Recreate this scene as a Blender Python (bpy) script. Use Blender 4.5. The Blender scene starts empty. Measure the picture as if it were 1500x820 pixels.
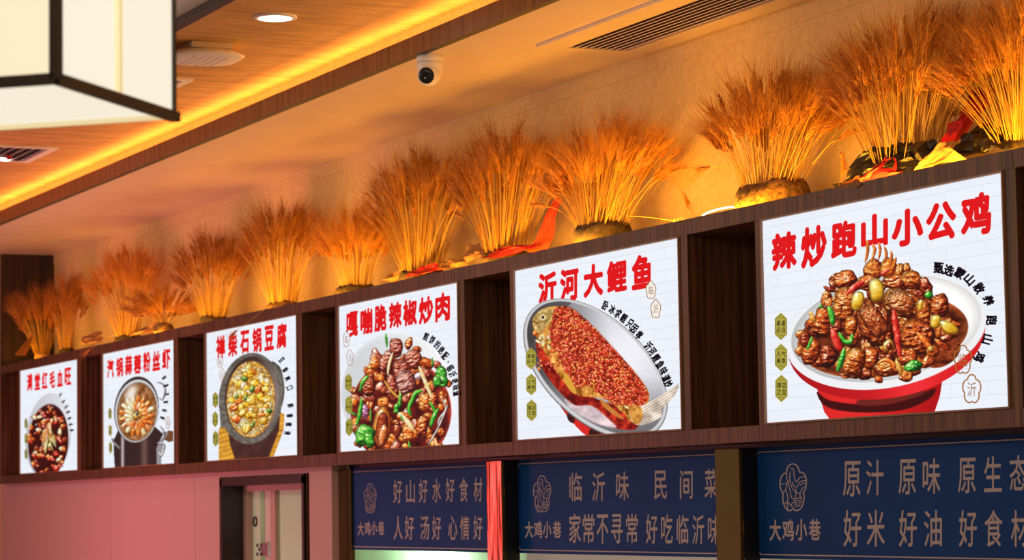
import bpy, bmesh, math, random
import numpy as np
from mathutils import Vector, Matrix, Euler

random.seed(4); np.random.seed(4)
S = bpy.context.scene
COL = S.collection
Z0 = 2.05                      # height of the foot of the lit menu panels above the floor

# ---------------------------------------------------------------- camera
F0 = 3894.4                    # focal length in pixels of the 1500 px wide frame
_a, _b, _c = (math.radians(v) for v in (64.70464, 4.84673, -0.91932))
LOC = np.array([1.07058, -3.99866, -0.22598 + Z0])
FW = np.array([-math.sin(_a)*math.cos(_b), math.cos(_a)*math.cos(_b), math.sin(_b)])
_r = np.array([math.cos(_a), math.sin(_a), 0.0]); _u = np.cross(_r, FW)
RT = _r*math.cos(_c) + _u*math.sin(_c); UP = np.cross(RT, FW)
cam = bpy.data.cameras.new('camera'); cam.sensor_width = 36; cam.lens = F0/1500*36
cam.clip_start = .1; cam.clip_end = 100
cam.dof.use_dof = True; cam.dof.focus_distance = 7.6; cam.dof.aperture_fstop = 9.0
co = bpy.data.objects.new('camera', cam); COL.objects.link(co)
co.matrix_world = Matrix([[RT[0], UP[0], -FW[0], LOC[0]], [RT[1], UP[1], -FW[1], LOC[1]],
                          [RT[2], UP[2], -FW[2], LOC[2]], [0, 0, 0, 1]])
S.camera = co

def at(x, y, Y=None, Z=None, X=None):
    """photo pixel -> point on the plane Y=, Z= or X="""
    d = FW*F0 + RT*(x-750) - UP*(y-410)
    k = (Y-LOC[1])/d[1] if Y is not None else (Z-LOC[2])/d[2] if Z is not None else (X-LOC[0])/d[0]
    return LOC + k*d

# ---------------------------------------------------------------- world, exposure, lights
vs = S.view_settings
vs.view_transform = 'Standard'; vs.look = 'None'; vs.exposure = 0.0; vs.gamma = 1.0; vs.use_curve_mapping = False
S.cycles.max_bounces = 8; S.cycles.diffuse_bounces = 4; S.cycles.sample_clamp_indirect = 6.0
W = bpy.data.worlds.new('world'); S.world = W; W.use_nodes = True
W.node_tree.nodes['Background'].inputs[0].default_value = (1, .74, .56, 1)
W.node_tree.nodes['Background'].inputs[1].default_value = .29

def light(name, kind, loc, energy, color, target=None, size=.1, size_y=None, spot=None):
    l = bpy.data.lights.new(name, kind); l.energy = energy; l.color = color
    if kind == 'AREA':
        l.shape = 'RECTANGLE' if size_y else 'SQUARE'; l.size = size
        if size_y: l.size_y = size_y
    else:
        l.shadow_soft_size = size
        if spot: l.spot_size = spot; l.spot_blend = .6
    o = bpy.data.objects.new(name, l); COL.objects.link(o); o.location = loc
    if target is not None:
        o.rotation_euler = (Vector(target)-Vector(loc)).to_track_quat('-Z', 'Y').to_euler()
    return o
# LED tape lying on top of the shelf behind its front edge (lights wheat, wall and soffit from below)
for x0, x1, e in ((-14.4, -11.0, 7), (-11.0, -7.6, 12), (-7.6, -3.4, 24)):
    o = light('shelf_led_light', 'AREA', ((x0+x1)/2, .035, Z0+.654), e, (1, .44, .025), size=x1-x0, size_y=.02)
    o.rotation_euler = (math.pi - .35, 0, 0)
# LED tape in the cove behind the ceiling fascia
for x0, x1 in ((-16, -11), (-11, -7), (-7, -3)):
    o = light('cove_led_light', 'AREA', ((x0+x1)/2, -.362, Z0+1.402), (x1-x0)*1.7, (1, .44, .09), size=x1-x0, size_y=.015)
    o.rotation_euler = (math.pi + .55, 0, 0)
# unseen fill lights added on the hall side to brighten the shelf front
for x in (-12, -8.5, -5, -1.5):
    light('hall_fill_light', 'AREA', (x, -3.2, Z0+1.2), 16, (1, .80, .60), target=(x-.5, .0, Z0-.5), size=.5)
# red tube sign on the far side of the hall
for k in range(3):
    light('red_sign_light', 'AREA', (-17.0-.10*k, -4.3, Z0-.2), 4.0, (1, .07, .10), target=(-8.5, 0, Z0-.2), size=.045, size_y=1.5)
light('pink_fill_light', 'AREA', (-11.9, -2.4, Z0-.9), 38, (1, .22, .38), target=(-11.9, 0, Z0+.7), size=.8)  # unseen pink fill, added to tint the left wall and soffit
light('kitchen_light', 'AREA', (-7.0, 1.0, Z0+.5), 30, (.9, 1, .86), target=(-7, 1.6, Z0-1.2), size=4, size_y=.25)
light('store_room_light', 'AREA', (-10.1, .6, Z0-.35), 14, (.88, 1, .86), target=(-10.3, .9, Z0-1.2), size=.3)

# ---------------------------------------------------------------- materials
def s2l(c):
    c = np.asarray(c, float)
    return np.where(c <= .04045, c/12.92, ((c+.055)/1.055)**2.4)
def hexc(r, g, b): return tuple(s2l(np.array([r, g, b])/255.))
def mat(name, color, rough=.5, metal=0, emit=None, strength=0, spec=.5):
    m = bpy.data.materials.new(name); m.use_nodes = True
    p = m.node_tree.nodes['Principled BSDF']
    p.inputs['Base Color'].default_value = (*color, 1); p.inputs['Roughness'].default_value = rough
    p.inputs['Metallic'].default_value = metal; p.inputs['Specular IOR Level'].default_value = spec
    if emit: p.inputs['Emission Color'].default_value = (*emit, 1); p.inputs['Emission Strength'].default_value = strength
    return m
def nodes(m): return m.node_tree.nodes, m.node_tree.links, m.node_tree.nodes['Principled BSDF']
def varied(name, c1, c2, scale=(8, 8, 8), noise=4, rough=.6, bump=0, detail=4, metal=0, lo=.35, hi=.65, dist=.01):
    m = mat(name, c1, rough, metal); n, l, p = nodes(m)
    tc = n.new('ShaderNodeTexCoord'); mp = n.new('ShaderNodeMapping'); mp.inputs['Scale'].default_value = scale
    ns = n.new('ShaderNodeTexNoise'); ns.inputs['Scale'].default_value = noise; ns.inputs['Detail'].default_value = detail
    rp = n.new('ShaderNodeValToRGB'); rp.color_ramp.elements[0].position = lo; rp.color_ramp.elements[1].position = hi
    rp.color_ramp.elements[0].color = (*c1, 1); rp.color_ramp.elements[1].color = (*c2, 1)
    l.new(tc.outputs['Object'], mp.inputs[0]); l.new(mp.outputs[0], ns.inputs['Vector'])
    l.new(ns.outputs['Fac'], rp.inputs[0]); l.new(rp.outputs[0], p.inputs['Base Color'])
    if bump:
        b = n.new('ShaderNodeBump'); b.inputs['Strength'].default_value = bump; b.inputs['Distance'].default_value = dist
        l.new(ns.outputs['Fac'], b.inputs['Height']); l.new(b.outputs[0], p.inputs['Normal'])
    return m
M = {}
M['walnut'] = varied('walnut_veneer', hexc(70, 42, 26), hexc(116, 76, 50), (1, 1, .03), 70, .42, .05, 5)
M['walnut_shaded'] = varied('walnut_veneer_shaded', hexc(34, 20, 12), hexc(60, 38, 25), (1, 1, .03), 40, .5, .05, 5)  # dark walnut, its colour deepened further for the shade inside the bays
M['fascia'] = varied('walnut_fascia', hexc(112, 74, 38), hexc(158, 110, 60), (1, 1, .05), 30, .4, .03, 5)
M['plaster'] = varied('textured_plaster', hexc(218, 186, 132), hexc(228, 198, 144), (1, 1, 1), 45, .85, .35, 6)
M['soffit'] = varied('matt_ceiling_paint', hexc(224, 204, 190), hexc(230, 210, 196), (1, 1, 1), 6, .38, 0)
M['ceil_grey'] = mat('grey_ceiling_paint', hexc(232, 228, 225), .8)
M['panel_wall'] = mat('wall_cladding', hexc(205, 165, 160), .5)
M['floor'] = varied('floor_tile', hexc(196, 184, 168), hexc(208, 198, 184), (1, 1, 1), 3, .35)
M['black'] = mat('black_metal', (.006, .006, .007), .35)
M['dark'] = mat('dark_frame', (.02, .013, .013), .4)
M['white'] = mat('white_plastic', hexc(250, 246, 240), .4)
M['cream'] = mat('cream_enamel', hexc(225, 215, 200), .5)
M['brass'] = mat('brushed_brass', (.22, .125, .04), .06, .9)
n, l, p = nodes(M['brass']); tc = n.new('ShaderNodeTexCoord'); mp = n.new('ShaderNodeMapping'); mp.inputs['Scale'].default_value = (1, 1, .12)
ns = n.new('ShaderNodeTexNoise'); ns.inputs['Scale'].default_value = 16; b = n.new('ShaderNodeBump'); b.inputs['Strength'].default_value = .12; b.inputs['Distance'].default_value = .01
l.new(tc.outputs['Object'], mp.inputs[0]); l.new(mp.outputs[0], ns.inputs['Vector']); l.new(ns.outputs['Fac'], b.inputs['Height']); l.new(b.outputs[0], p.inputs['Normal'])
M['brassdark'] = mat('dark_bronze', (.025, .022, .02), .3, .5)
M['steel'] = mat('brushed_steel', (.62, .62, .58), .3, .9)
M['sign'] = varied('blue_sign_board', (.002, .045, .20), (.003, .055, .23), (1, 1, 1), 2, .6)
M['sign'].node_tree.nodes['Principled BSDF'].inputs['Specular IOR Level'].default_value = .12
M['signtext'] = mat('tan_vinyl_lettering', hexc(186, 174, 176), .6, 0, None, 0, .15)
M['title'] = mat('red_backlit_ink', (0, 0, 0), .6, 0, tuple(s2l(np.array([226, 28, 30])/255)), 1.0, 0)
M['ink'] = mat('black_backlit_ink', (0, 0, 0), .6, 0, tuple(s2l(np.array([26, 16, 22])/255)), 1.0, 0)
M['olive'] = mat('gold_backlit_ink', (0, 0, 0), .6, 0, tuple(s2l(np.array([176, 164, 66])/255)), 1.0, 0)
M['seal'] = mat('brown_backlit_ink', (0, 0, 0), .6, 0, tuple(s2l(np.array([166, 106, 44])/255)), 1.0, 0)
M['sealwhite'] = mat('white_backlit_ink', (0, 0, 0), .6, 0, tuple(s2l(np.array([244, 240, 232])/255)), 1.0, 0)
M['rim'] = mat('lightbox_edge_trim', hexc(150, 110, 80), .35)
M['glass'] = None
m = bpy.data.materials.new('window_glass'); m.use_nodes = True; n, l = m.node_tree.nodes, m.node_tree.links
n.remove(n['Principled BSDF']); t = n.new('ShaderNodeBsdfTransparent'); g = n.new('ShaderNodeBsdfGlossy'); g.inputs['Roughness'].default_value = .03
x = n.new('ShaderNodeMixShader'); x.inputs[0].default_value = .08
l.new(t.outputs[0], x.inputs[1]); l.new(g.outputs[0], x.inputs[2]); l.new(x.outputs[0], n['Material Output'].inputs[0]); M['glass'] = m
# lightbox face: white backlit sheet printed with a faint brick pattern
m = mat('backlit_menu_sheet', (0, 0, 0), .5, 0, (1, 1, 1), 1.0, .1); n, l, p = nodes(m)
tc = n.new('ShaderNodeTexCoord'); sp = n.new('ShaderNodeSeparateXYZ'); cb = n.new('ShaderNodeCombineXYZ'); bk = n.new('ShaderNodeTexBrick')
l.new(tc.outputs['Object'], sp.inputs[0]); l.new(sp.outputs[0], cb.inputs[0]); l.new(sp.outputs[2], cb.inputs[1]); l.new(cb.outputs[0], bk.inputs['Vector'])
bk.inputs['Color1'].default_value = (*s2l(np.array([238, 243, 252])/255), 1); bk.inputs['Color2'].default_value = (*s2l(np.array([234, 239, 249])/255), 1)
bk.inputs['Mortar'].default_value = (*s2l(np.array([224, 229, 239])/255), 1)
bk.inputs['Scale'].default_value = 1; bk.inputs['Mortar Size'].default_value = .0014; bk.inputs['Brick Width'].default_value = .17; bk.inputs['Row Height'].default_value = .036
l.new(bk.outputs['Color'], p.inputs['Emission Color']); M['sheet'] = m
# backlit printed picture: its ink is a colour attribute on the sheet
m = mat('backlit_food_print', (0, 0, 0), .5, 0, (1, 1, 1), 1.0, .1); n, l, p = nodes(m)
ca = n.new('ShaderNodeVertexColor'); ca.layer_name = 'ink'; l.new(ca.outputs[0], p.inputs['Emission Color']); M['print'] = m
# woven ceiling paper: fine cross weave with bump
m = mat('woven_straw_paper', hexc(196, 140, 84), .75); n, l, p = nodes(m)
tc = n.new('ShaderNodeTexCoord')
def wave(vec_axis, sc, dist):
    w = n.new('ShaderNodeTexWave'); w.bands_direction = vec_axis; w.inputs['Scale'].default_value = sc; w.inputs['Distortion'].default_value = dist
    w.inputs['Detail'].default_value = 2; l.new(tc.outputs['Object'], w.inputs['Vector']); return w
w1, w2 = wave('X', 18, 1.0), wave('Y', 30, 2.0)
mx = n.new('ShaderNodeMath'); mx.operation = 'ADD'; l.new(w1.outputs['Fac'], mx.inputs[0]); l.new(w2.outputs['Fac'], mx.inputs[1])
mp = n.new('ShaderNodeMapping'); mp.inputs['Scale'].default_value = (9, 1.6, 1); ns = n.new('ShaderNodeTexNoise'); ns.inputs['Scale'].default_value = 3; ns.inputs['Detail'].default_value = 5
l.new(tc.outputs['Object'], mp.inputs[0]); l.new(mp.outputs[0], ns.inputs['Vector'])
m2 = n.new('ShaderNodeMath'); m2.operation = 'MULTIPLY_ADD'; l.new(mx.outputs[0], m2.inputs[0]); m2.inputs[1].default_value = .36; l.new(ns.outputs['Fac'], m2.inputs[2])
rp = n.new('ShaderNodeValToRGB'); rp.color_ramp.elements[0].position = .5; rp.color_ramp.elements[1].position = 1.15
rp.color_ramp.elements[0].color = (*hexc(170, 116, 54), 1); rp.color_ramp.elements[1].color = (*hexc(238, 192, 116), 1)
l.new(m2.outputs[0], rp.inputs[0]); l.new(rp.outputs[0], p.inputs['Base Color'])
b = n.new('ShaderNodeBump'); b.inputs['Strength'].default_value = .3; b.inputs['Distance'].default_value = .004; l.new(m2.outputs[0], b.inputs['Height']); l.new(b.outputs[0], p.inputs['Normal']); M['woven'] = m
# wheat: straw colour that differs a little from stalk to stalk
def straw(name, a, bcol):
    m = mat(name, a, .6); n, l, p = nodes(m)
    oi = n.new('ShaderNodeObjectInfo'); ge = n.new('ShaderNodeNewGeometry'); ad = n.new('ShaderNodeMath'); ad.operation = 'ADD'
    l.new(oi.outputs['Random'], ad.inputs[0]); l.new(ge.outputs['Random Per Island'], ad.inputs[1])
    hf = n.new('ShaderNodeMath'); hf.operation = 'MULTIPLY'; hf.inputs[1].default_value = .5; l.new(ad.outputs[0], hf.inputs[0])
    rp = n.new('ShaderNodeValToRGB'); rp.color_ramp.elements[0].color = (*a, 1); rp.color_ramp.elements[1].color = (*bcol, 1)
    rp.color_ramp.elements[0].position = .2; rp.color_ramp.elements[1].position = .8
    l.new(hf.outputs[0], rp.inputs[0]); l.new(rp.outputs[0], p.inputs['Base Color']); return m
M['stem'] = straw('wheat_straw', hexc(190, 136, 40), hexc(240, 196, 86))
M['ear'] = straw('wheat_ear', hexc(160, 92, 26), hexc(232, 162, 60))
M['clay'] = varied('dried_clay', hexc(70, 48, 26), hexc(140, 100, 58), (1, 1, 1), 55, .9, 1, 6)
M['clay_dark'] = varied('dark_foam', hexc(52, 40, 28), hexc(82, 62, 42), (1, 1, 1), 40, .9, .6, 6)
M['kraft'] = varied('kraft_paper', hexc(190, 140, 86), hexc(208, 160, 104), (1, 1, 1), 14, .7)
M['red_paper'] = varied('red_paper', hexc(196, 24, 34), hexc(214, 44, 48), (1, 1, 1), 9, .45)
M['orange_paper'] = varied('orange_paper', hexc(226, 84, 36), hexc(236, 100, 44), (1, 1, 1), 9, .5)
M['black_paper'] = varied('black_wrapping_paper', (.012, .010, .010), (.02, .016, .015), (1, 1, 1), 9, .3)
M['lantern_panel'] = mat('lantern_paper', hexc(120, 112, 98), .8, 0, tuple(s2l(np.array([246, 238, 217])/255)), .96)
M['lantern_panel_warm'] = mat('warm_lantern_paper', hexc(120, 108, 88), .8, 0, tuple(s2l(np.array([249, 233, 198])/255)), .96)
M['lantern_frame'] = mat('lantern_dark_wood', hexc(48, 38, 26), .5)
M['lantern_bar'] = mat('lantern_thin_bar', hexc(206, 192, 150), .6, 0, tuple(s2l(np.array([208, 192, 150])/255)), .8)
M['bulb'] = mat('lamp_diffuser', (1, 1, 1), .5, 0, (1, .97, .9), 14)
M['ring'] = mat('white_lamp_tube', (1, 1, 1), .4, 0, (1, .95, .85), 2.2)
M['lens'] = mat('camera_lens_glass', (.004, .004, .006), .05, 0)
M['pink'] = mat('pink_lampshade', hexc(240, 190, 190), .6, 0, hexc(250, 170, 176), .55)
M['greenwall'] = mat('pale_green_panel', hexc(206, 246, 206), .6)
M['kitchen'] = varied('kitchen_wall_panel', hexc(190, 206, 180), hexc(200, 214, 190), (1, 1, 1), 3, .5)

# ---------------------------------------------------------------- helpers
def link(name, me, m, parent=None):
    o = bpy.data.objects.new(name, me); COL.objects.link(o)
    if m is not None and not me.materials: me.materials.append(m)
    if parent is not None: o.parent = parent; o.matrix_parent_inverse = Matrix.Identity(4)
    return o
def thing(name, loc, label, cat, group=None):
    o = bpy.data.objects.new(name, None); COL.objects.link(o); o.location = loc; o.empty_display_size = .05
    tag(o, label, cat, group); return o
def tag(o, label=None, cat=None, group=None, kind=None):
    for k, v in (('label', label), ('category', cat), ('group', group), ('kind', kind)):
        if v: o[k] = v
    return o
class MB:
    """collects shapes in world coordinates; put() links them as one mesh, local to its parent"""
    def __init__(s): s.bm = bmesh.new()
    def box(s, x0, x1, y0, y1, z0, z1, bev=0):
        r = bmesh.ops.create_cube(s.bm, size=1)
        for v in r['verts']: v.co = ((x0+x1)/2+v.co.x*(x1-x0), (y0+y1)/2+v.co.y*(y1-y0), (z0+z1)/2+v.co.z*(z1-z0))
        if bev:
            es = list({e for v in r['verts'] for e in v.link_edges})
            bmesh.ops.bevel(s.bm, geom=es, offset=bev, segments=2, affect='EDGES', profile=.6)
        return s
    def mbox(s, mx, sx, sy, sz, bev=0):
        r = bmesh.ops.create_cube(s.bm, size=1)
        for v in r['verts']: v.co = mx @ Vector((v.co.x*sx, v.co.y*sy, v.co.z*sz))
        if bev:
            es = list({e for v in r['verts'] for e in v.link_edges})
            bmesh.ops.bevel(s.bm, geom=es, offset=bev, segments=2, affect='EDGES', profile=.6)
        return s
    def lathe(s, c, prof, seg=32, axis=(0, 0, 1), caps=True):
        q = Vector((0, 0, 1)).rotation_difference(Vector(axis)); rings = []
        for r, z in prof:
            rings.append([s.bm.verts.new(Vector(c)+q @ Vector((r*math.cos(t), r*math.sin(t), z))) for t in (2*math.pi*k/seg for k in range(seg))])
        for A, B in zip(rings, rings[1:]):
            for k in range(seg): s.bm.faces.new((A[k], A[(k+1) % seg], B[(k+1) % seg], B[k]))
        if caps:
            s.bm.faces.new(rings[0][::-1]); s.bm.faces.new(rings[-1])
        return s
    def tube(s, pts, r, seg=8, closed=False):
        P = [Vector(p) for p in pts]; rings = []; n = len(P)
        for i in range(n):
            t = (P[(i+1) % n]-P[i-1] if closed else P[min(i+1, n-1)]-P[max(i-1, 0)]).normalized()
            a = t.cross(Vector((0, 0, 1)) if abs(t.z) < .9 else Vector((1, 0, 0))).normalized(); b = t.cross(a)
            rr = r[i] if hasattr(r, '__len__') else r
            rings.append([s.bm.verts.new(P[i]+rr*(a*math.cos(u)+b*math.sin(u))) for u in (2*math.pi*k/seg for k in range(seg))])
        for i in range(n if closed else n-1):
            A, B = rings[i], rings[(i+1) % n]
            for k in range(seg): s.bm.faces.new((A[k], A[(k+1) % seg], B[(k+1) % seg], B[k]))
        if not closed: s.bm.faces.new(rings[0][::-1]); s.bm.faces.new(rings[-1])
        return s
    def poly(s, pts):
        s.bm.faces.new([s.bm.verts.new(Vector(p)) for p in pts]); return s
    def quadstrip(s, A, B):
        a = [s.bm.verts.new(Vector(p)) for p in A]; b = [s.bm.verts.new(Vector(p)) for p in B]
        for i in range(len(a)-1): s.bm.faces.new((a[i], a[i+1], b[i+1], b[i]))
        return s
    def prism(s, pts, d):
        d = Vector(d); a = [s.bm.verts.new(Vector(p)) for p in pts]; b = [s.bm.verts.new(Vector(p)+d) for p in pts]; n = len(pts)
        s.bm.faces.new(a); s.bm.faces.new(b[::-1])
        for i in range(n): s.bm.faces.new((a[i], b[i], b[(i+1) % n], a[(i+1) % n]))
        return s
    def put(s, name, m, parent=None, smooth=False):
        bmesh.ops.recalc_face_normals(s.bm, faces=s.bm.faces)
        if parent is not None:
            w = parent.location.copy(); p = parent.parent
            while p is not None: w += p.location; p = p.parent
            for v in s.bm.verts: v.co -= w
        me = bpy.data.meshes.new(name); s.bm.to_mesh(me); s.bm.free()
        if smooth: me.polygons.foreach_set('use_smooth', [True]*len(me.polygons))
        return link(name, me, m, parent)
def struct(o): o['kind'] = 'structure'; return o

# lettering ---------------------------------------------------------------
_gl = {}
def glyph(ch, fat):
    k = (ch, fat)
    if k not in _gl:
        cu = bpy.data.curves.new('glyph', 'FONT'); cu.body = ch; cu.offset = -.002; cu.resolution_u = 3
        o = bpy.data.objects.new('glyph', cu); COL.objects.link(o); dg = bpy.context.evaluated_depsgraph_get(); dg.update()
        me = bpy.data.meshes.new_from_object(o.evaluated_get(dg), depsgraph=dg)
        V = np.array([v.co[:2] for v in me.vertices]) if len(me.vertices) else np.zeros((1, 2)); Fs = [tuple(p.vertices) for p in me.polygons]
        bpy.data.objects.remove(o); bpy.data.meshes.remove(me); bpy.data.curves.remove(cu)
        lo, hi = V.min(0), V.max(0); V = (V-lo)/np.maximum(hi-lo, 1e-6)
        if fat:          # heavier strokes: the outline laid down several times, slightly shifted
            nv = len(V); sh = [(math.cos(a)*fat, math.sin(a)*fat) for a in np.arange(8 if fat > .02 else 4)*(math.pi/4 if fat > .02 else math.pi/2)+.4]
            Fs = [tuple(i+nv*q for i in f) for q in range(len(sh)+1) for f in Fs]; V = np.concatenate([V]+[V+np.array(d) for d in sh]); V = (V+fat)/(1+2*fat)
        _gl[k] = (V, Fs, np.arange(len(V))//(len(V)//(len(sh)+1)) if fat else np.zeros(len(V), int))
    return _gl[k]
def letters(name, items, Y, m, parent, fat=.02, skew=0.0):
    """items: (char, cx, cy, w, h, degrees) in photo pixels, laid flat on the plane y=Y; skew tilts rows along the plane"""
    vs_, fs_ = [], []
    for ch, cx, cy, w, h, rot in items:
        V, Fs, lay = glyph(ch, fat); c, s_ = math.cos(math.radians(rot)), math.sin(math.radians(rot))
        x = (V[:, 0]-.5)*w; y = -(V[:, 1]-.5)*h
        if rot: x, y = x*c-y*s_, x*s_+y*c
        y = y + x*skew; b = len(vs_)
        vs_ += [at(cx+X, cy+Yp, Y=Y+.00004*q) for X, Yp, q in zip(x, y, lay)]; fs_ += [tuple(i+b for i in f) for f in Fs]
    w = parent.location.copy(); p = parent.parent
    while p is not None: w += p.location; p = p.parent
    me = bpy.data.meshes.new(name); me.from_pydata([tuple(np.array(v)-np.array(w)) for v in vs_], [], fs_); me.update()
    return link(name, me, m, parent)
def ribbon(mb, pts, w, Y, closed=False, mapf=None):
    P = [np.array(p, float) for p in pts]; n = len(P); A, B = [], []
    for i in range(n):
        t = (P[(i+1) % n]-P[i-1]) if closed else P[min(i+1, n-1)]-P[max(i-1, 0)]
        t = t/(np.hypot(*t)+1e-9); nn = np.array([-t[1], t[0]])*w/2
        f = mapf or (lambda q: at(q[0], q[1], Y=Y)); A.append(f(P[i]+nn)); B.append(f(P[i]-nn))
    if closed: A.append(A[0]); B.append(B[0])
    mb.quadstrip(A, B)
def smooth_line(pts, closed=False, k=5):
    P = [np.array(p, float) for p in pts]; n = len(P); out = []
    for i in range(n if closed else n-1):
        p0, p1, p2, p3 = (P[(i-1) % n], P[i], P[(i+1) % n], P[(i+2) % n]) if closed else (P[max(i-1, 0)], P[i], P[i+1], P[min(i+2, n-1)])
        for t in np.arange(k)/k:
            out.append(.5*((2*p1)+(p2-p0)*t+(2*p0-5*p1+4*p2-p3)*t*t+(3*p1-p0-3*p2+p3)*t**3))
    if not closed: out.append(P[-1])
    return out

# ================================================================ the room
DW = .32                       # plaster wall behind the shelf
ZS, ZC = Z0+1.318, Z0+1.466    # soffit over the shelf, woven ceiling
struct(MB().box(-26, 2, -9, 4.5, -.1, 0).put('floor', M['floor']))
struct(MB().box(-16.5, -2.2, DW, DW+.12, Z0-.05, ZS+.3).put('wall_back', M['plaster']))
struct(MB().box(-16.5, -14.75, .1, .2, 0, ZS+.3).put('wall_back_end', M['plaster']))
struct(MB().box(-22.1, -22, -7, 3, 0, ZS+.3).put('wall_left', M['panel_wall']))
struct(MB().box(-16.5, -2.2, -.405, DW, ZS, ZS+.03).put('ceiling_soffit', M['soffit']))
# cornice roll where soffit and plaster wall meet
struct(MB().box(-16.5, -2.2, DW-.004, DW, ZS-.060, ZS).put('trim_1', M['plaster']))
b = MB()
xs = [-16.5, -13.9, -11.4, -8.78, -6.2, -3.6, -2.2]
for x0, x1 in zip(xs, xs[1:]): b.box(x0+.001, x1-.001, -.435, -.4325, ZS+.001, Z0+1.386, .0005)
tr = b.put('trim_2', M['fascia']); struct(tr)
MB().box(-16.5, -2.2, -.4325, -.405, ZS, Z0+1.385).put('core_board', M['walnut_shaded'], tr)
struct(MB().box(-16.5, -2.2, -.33, -.30, ZS+.03, ZC+.05).put('trim_3', M['plaster']))
struct(MB().box(-22, -2.2, -1.35, -.33, ZC, ZC+.05).put('ceiling', M['woven']))
struct(MB().box(-22, -2.2, -1.367, -1.335, Z0+1.318, Z0+1.47, .002).put('trim_4', M['walnut_shaded']))
struct(MB().box(-22, 2, -7, -1.367, Z0+1.345, Z0+1.4).put('ceiling_front', M['ceil_grey']))
# lower wall: pink-lit cladding boards left of the door
b = MB()
for x0, x1 in ((-14.72, -12.457), (-12.453, -11.072), (-11.068, -10.70)): b.box(x0, x1, .05, .1, 0, Z0-.05)
struct(b.put('wall_lower', M['panel_wall']))
struct(MB().box(-9.545, -9.285, .05, .12, 0, Z0-.05).put('wall_pier', M['panel_wall']))
struct(MB().box(-10.70, -9.545, .05, .30, Z0-.074, Z0-.05).put('wall_over_door', M['panel_wall']))
# doorway with a recessed inner frame and the pale store room behind
dr = bpy.data.objects.new('door_1', None); COL.objects.link(dr); dr.location = (-10.15, .1, 0); dr['kind'] = 'structure'
b = MB(); b.box(-10.70, -10.668, .045, .15, 0, Z0-.085); b.box(-9.628, -9.602, .045, .15, 0, Z0-.085); b.box(-10.70, -9.602, .045, .15, Z0-.115, Z0-.075)
b.put('frame', M['dark'], dr)
b = MB(); b.box(-9.600, -9.548, .06, .12, 0, Z0-.062); b.put('closer_strip', M['black'], dr)
MB().box(-9.580, -9.570, .05, .075, 0, Z0-.07).put('gold_edge', M['brass'], dr)
X = lambda px, y=.15: at(px, 740, Y=y)[0]
Zp = lambda py, y=.15: at(400, py, Y=y)[2]
b = MB(); b.box(X(354), X(360.5), .15, .19, 0, Zp(703)); b.box(X(360.5), X(452), .15, .19, Zp(718.5), Zp(700)); b.box(X(396), X(402.5), .15, .19, 0, Zp(718.5))
b.put('inner_frame', M['panel_wall'], dr)
MB().box(X(402.5), X(452), .17, .19, 0, Zp(718.5)).put('door_leaf', M['greenwall'], dr)
b = MB(); b.box(X(360.5), X(372), .18, .20, 0, Zp(718.5)); b.put('lock_stile', M['greenwall'], dr)
hx, hz = X(365.3), at(365.3, 764, Y=.15)[2]
MB().lathe((hx, .186, hz), [(.024, 0), (.024, .012), (.018, .012), (.018, .004)], 24, (0, -1, 0)).put('lock_hole', M['black'], dr)
MB().box(X(372), X(385), .20, .22, 0, Zp(718.5)).put('edge_panel', M['cream'], dr)
b = MB(); b.box(X(385.5), X(394.5), .19, .21, Zp(772.5), Zp(719)); b.put('white_strip', mat('glowing_white_strip', (.8, .85, .8), .5, 0, (.9, 1, .93), .85), dr)  # white strip in the doorway with a glow set in its material
MB().box(X(385.5), X(390), .185, .205, Zp(794), Zp(773)).put('white_strip', M['white'], dr)
MB().box(X(390.5), X(398), .175, .20, Zp(793), Zp(773)).put('hinge_block', M['brassdark'], dr)
b = MB(); b.box(X(374.5), X(386), .172, .19, Zp(815), Zp(795), .002)
hg = b.put('hinge_plate', M['steel'], dr)
for k, (ax, ay) in enumerate(((377, 798.5), (383, 798.5), (380, 804.5), (377, 811.5), (383, 811.5))):
    p = at(ax, ay, Y=.172); MB().lathe((p[0], .173, p[2]), [(.008, 0), (.008, .004)], 12, (0, -1, 0)).put('screw', M['brassdark'], hg)
struct(MB().box(-11.4, -9.3, .9, .95, 0, Z0).put('wall_store_room', M['greenwall']))
struct(MB().box(-9.285, -2.2, .125, .30, Z0-.14, Z0-.05).put('wall_header', M['black']))
# pillars of the serving counter
for nm, px0, px1, yy, mt, lab in (('pillar', 487.5, 513, .08, 'brass', ''), ('pillar', 713, 735, .03, 'brass', ''), ('pillar', 1048, 1083, .03, 'brass', '')):
    x0, x1 = at(px0, 740, Y=yy)[0], at(px1, 740, Y=yy)[0]
    o = MB().box(x0, x1, yy, .10, 0, Z0-.064, .003).put(nm, M[mt]); struct(o)
    if px0 > 600:
        # dark side channel with its thin metal edge, on the pillar's right flank
        MB().box(x1, x1+.004, yy+.006, .094, .9, Z0-.07, .001).put('side_channel', M['black'], o)
        MB().box(x1+.004, x1+.007, yy+.006, yy+.011, .9, Z0-.07).put('channel_edge', M['brass'], o)
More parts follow.
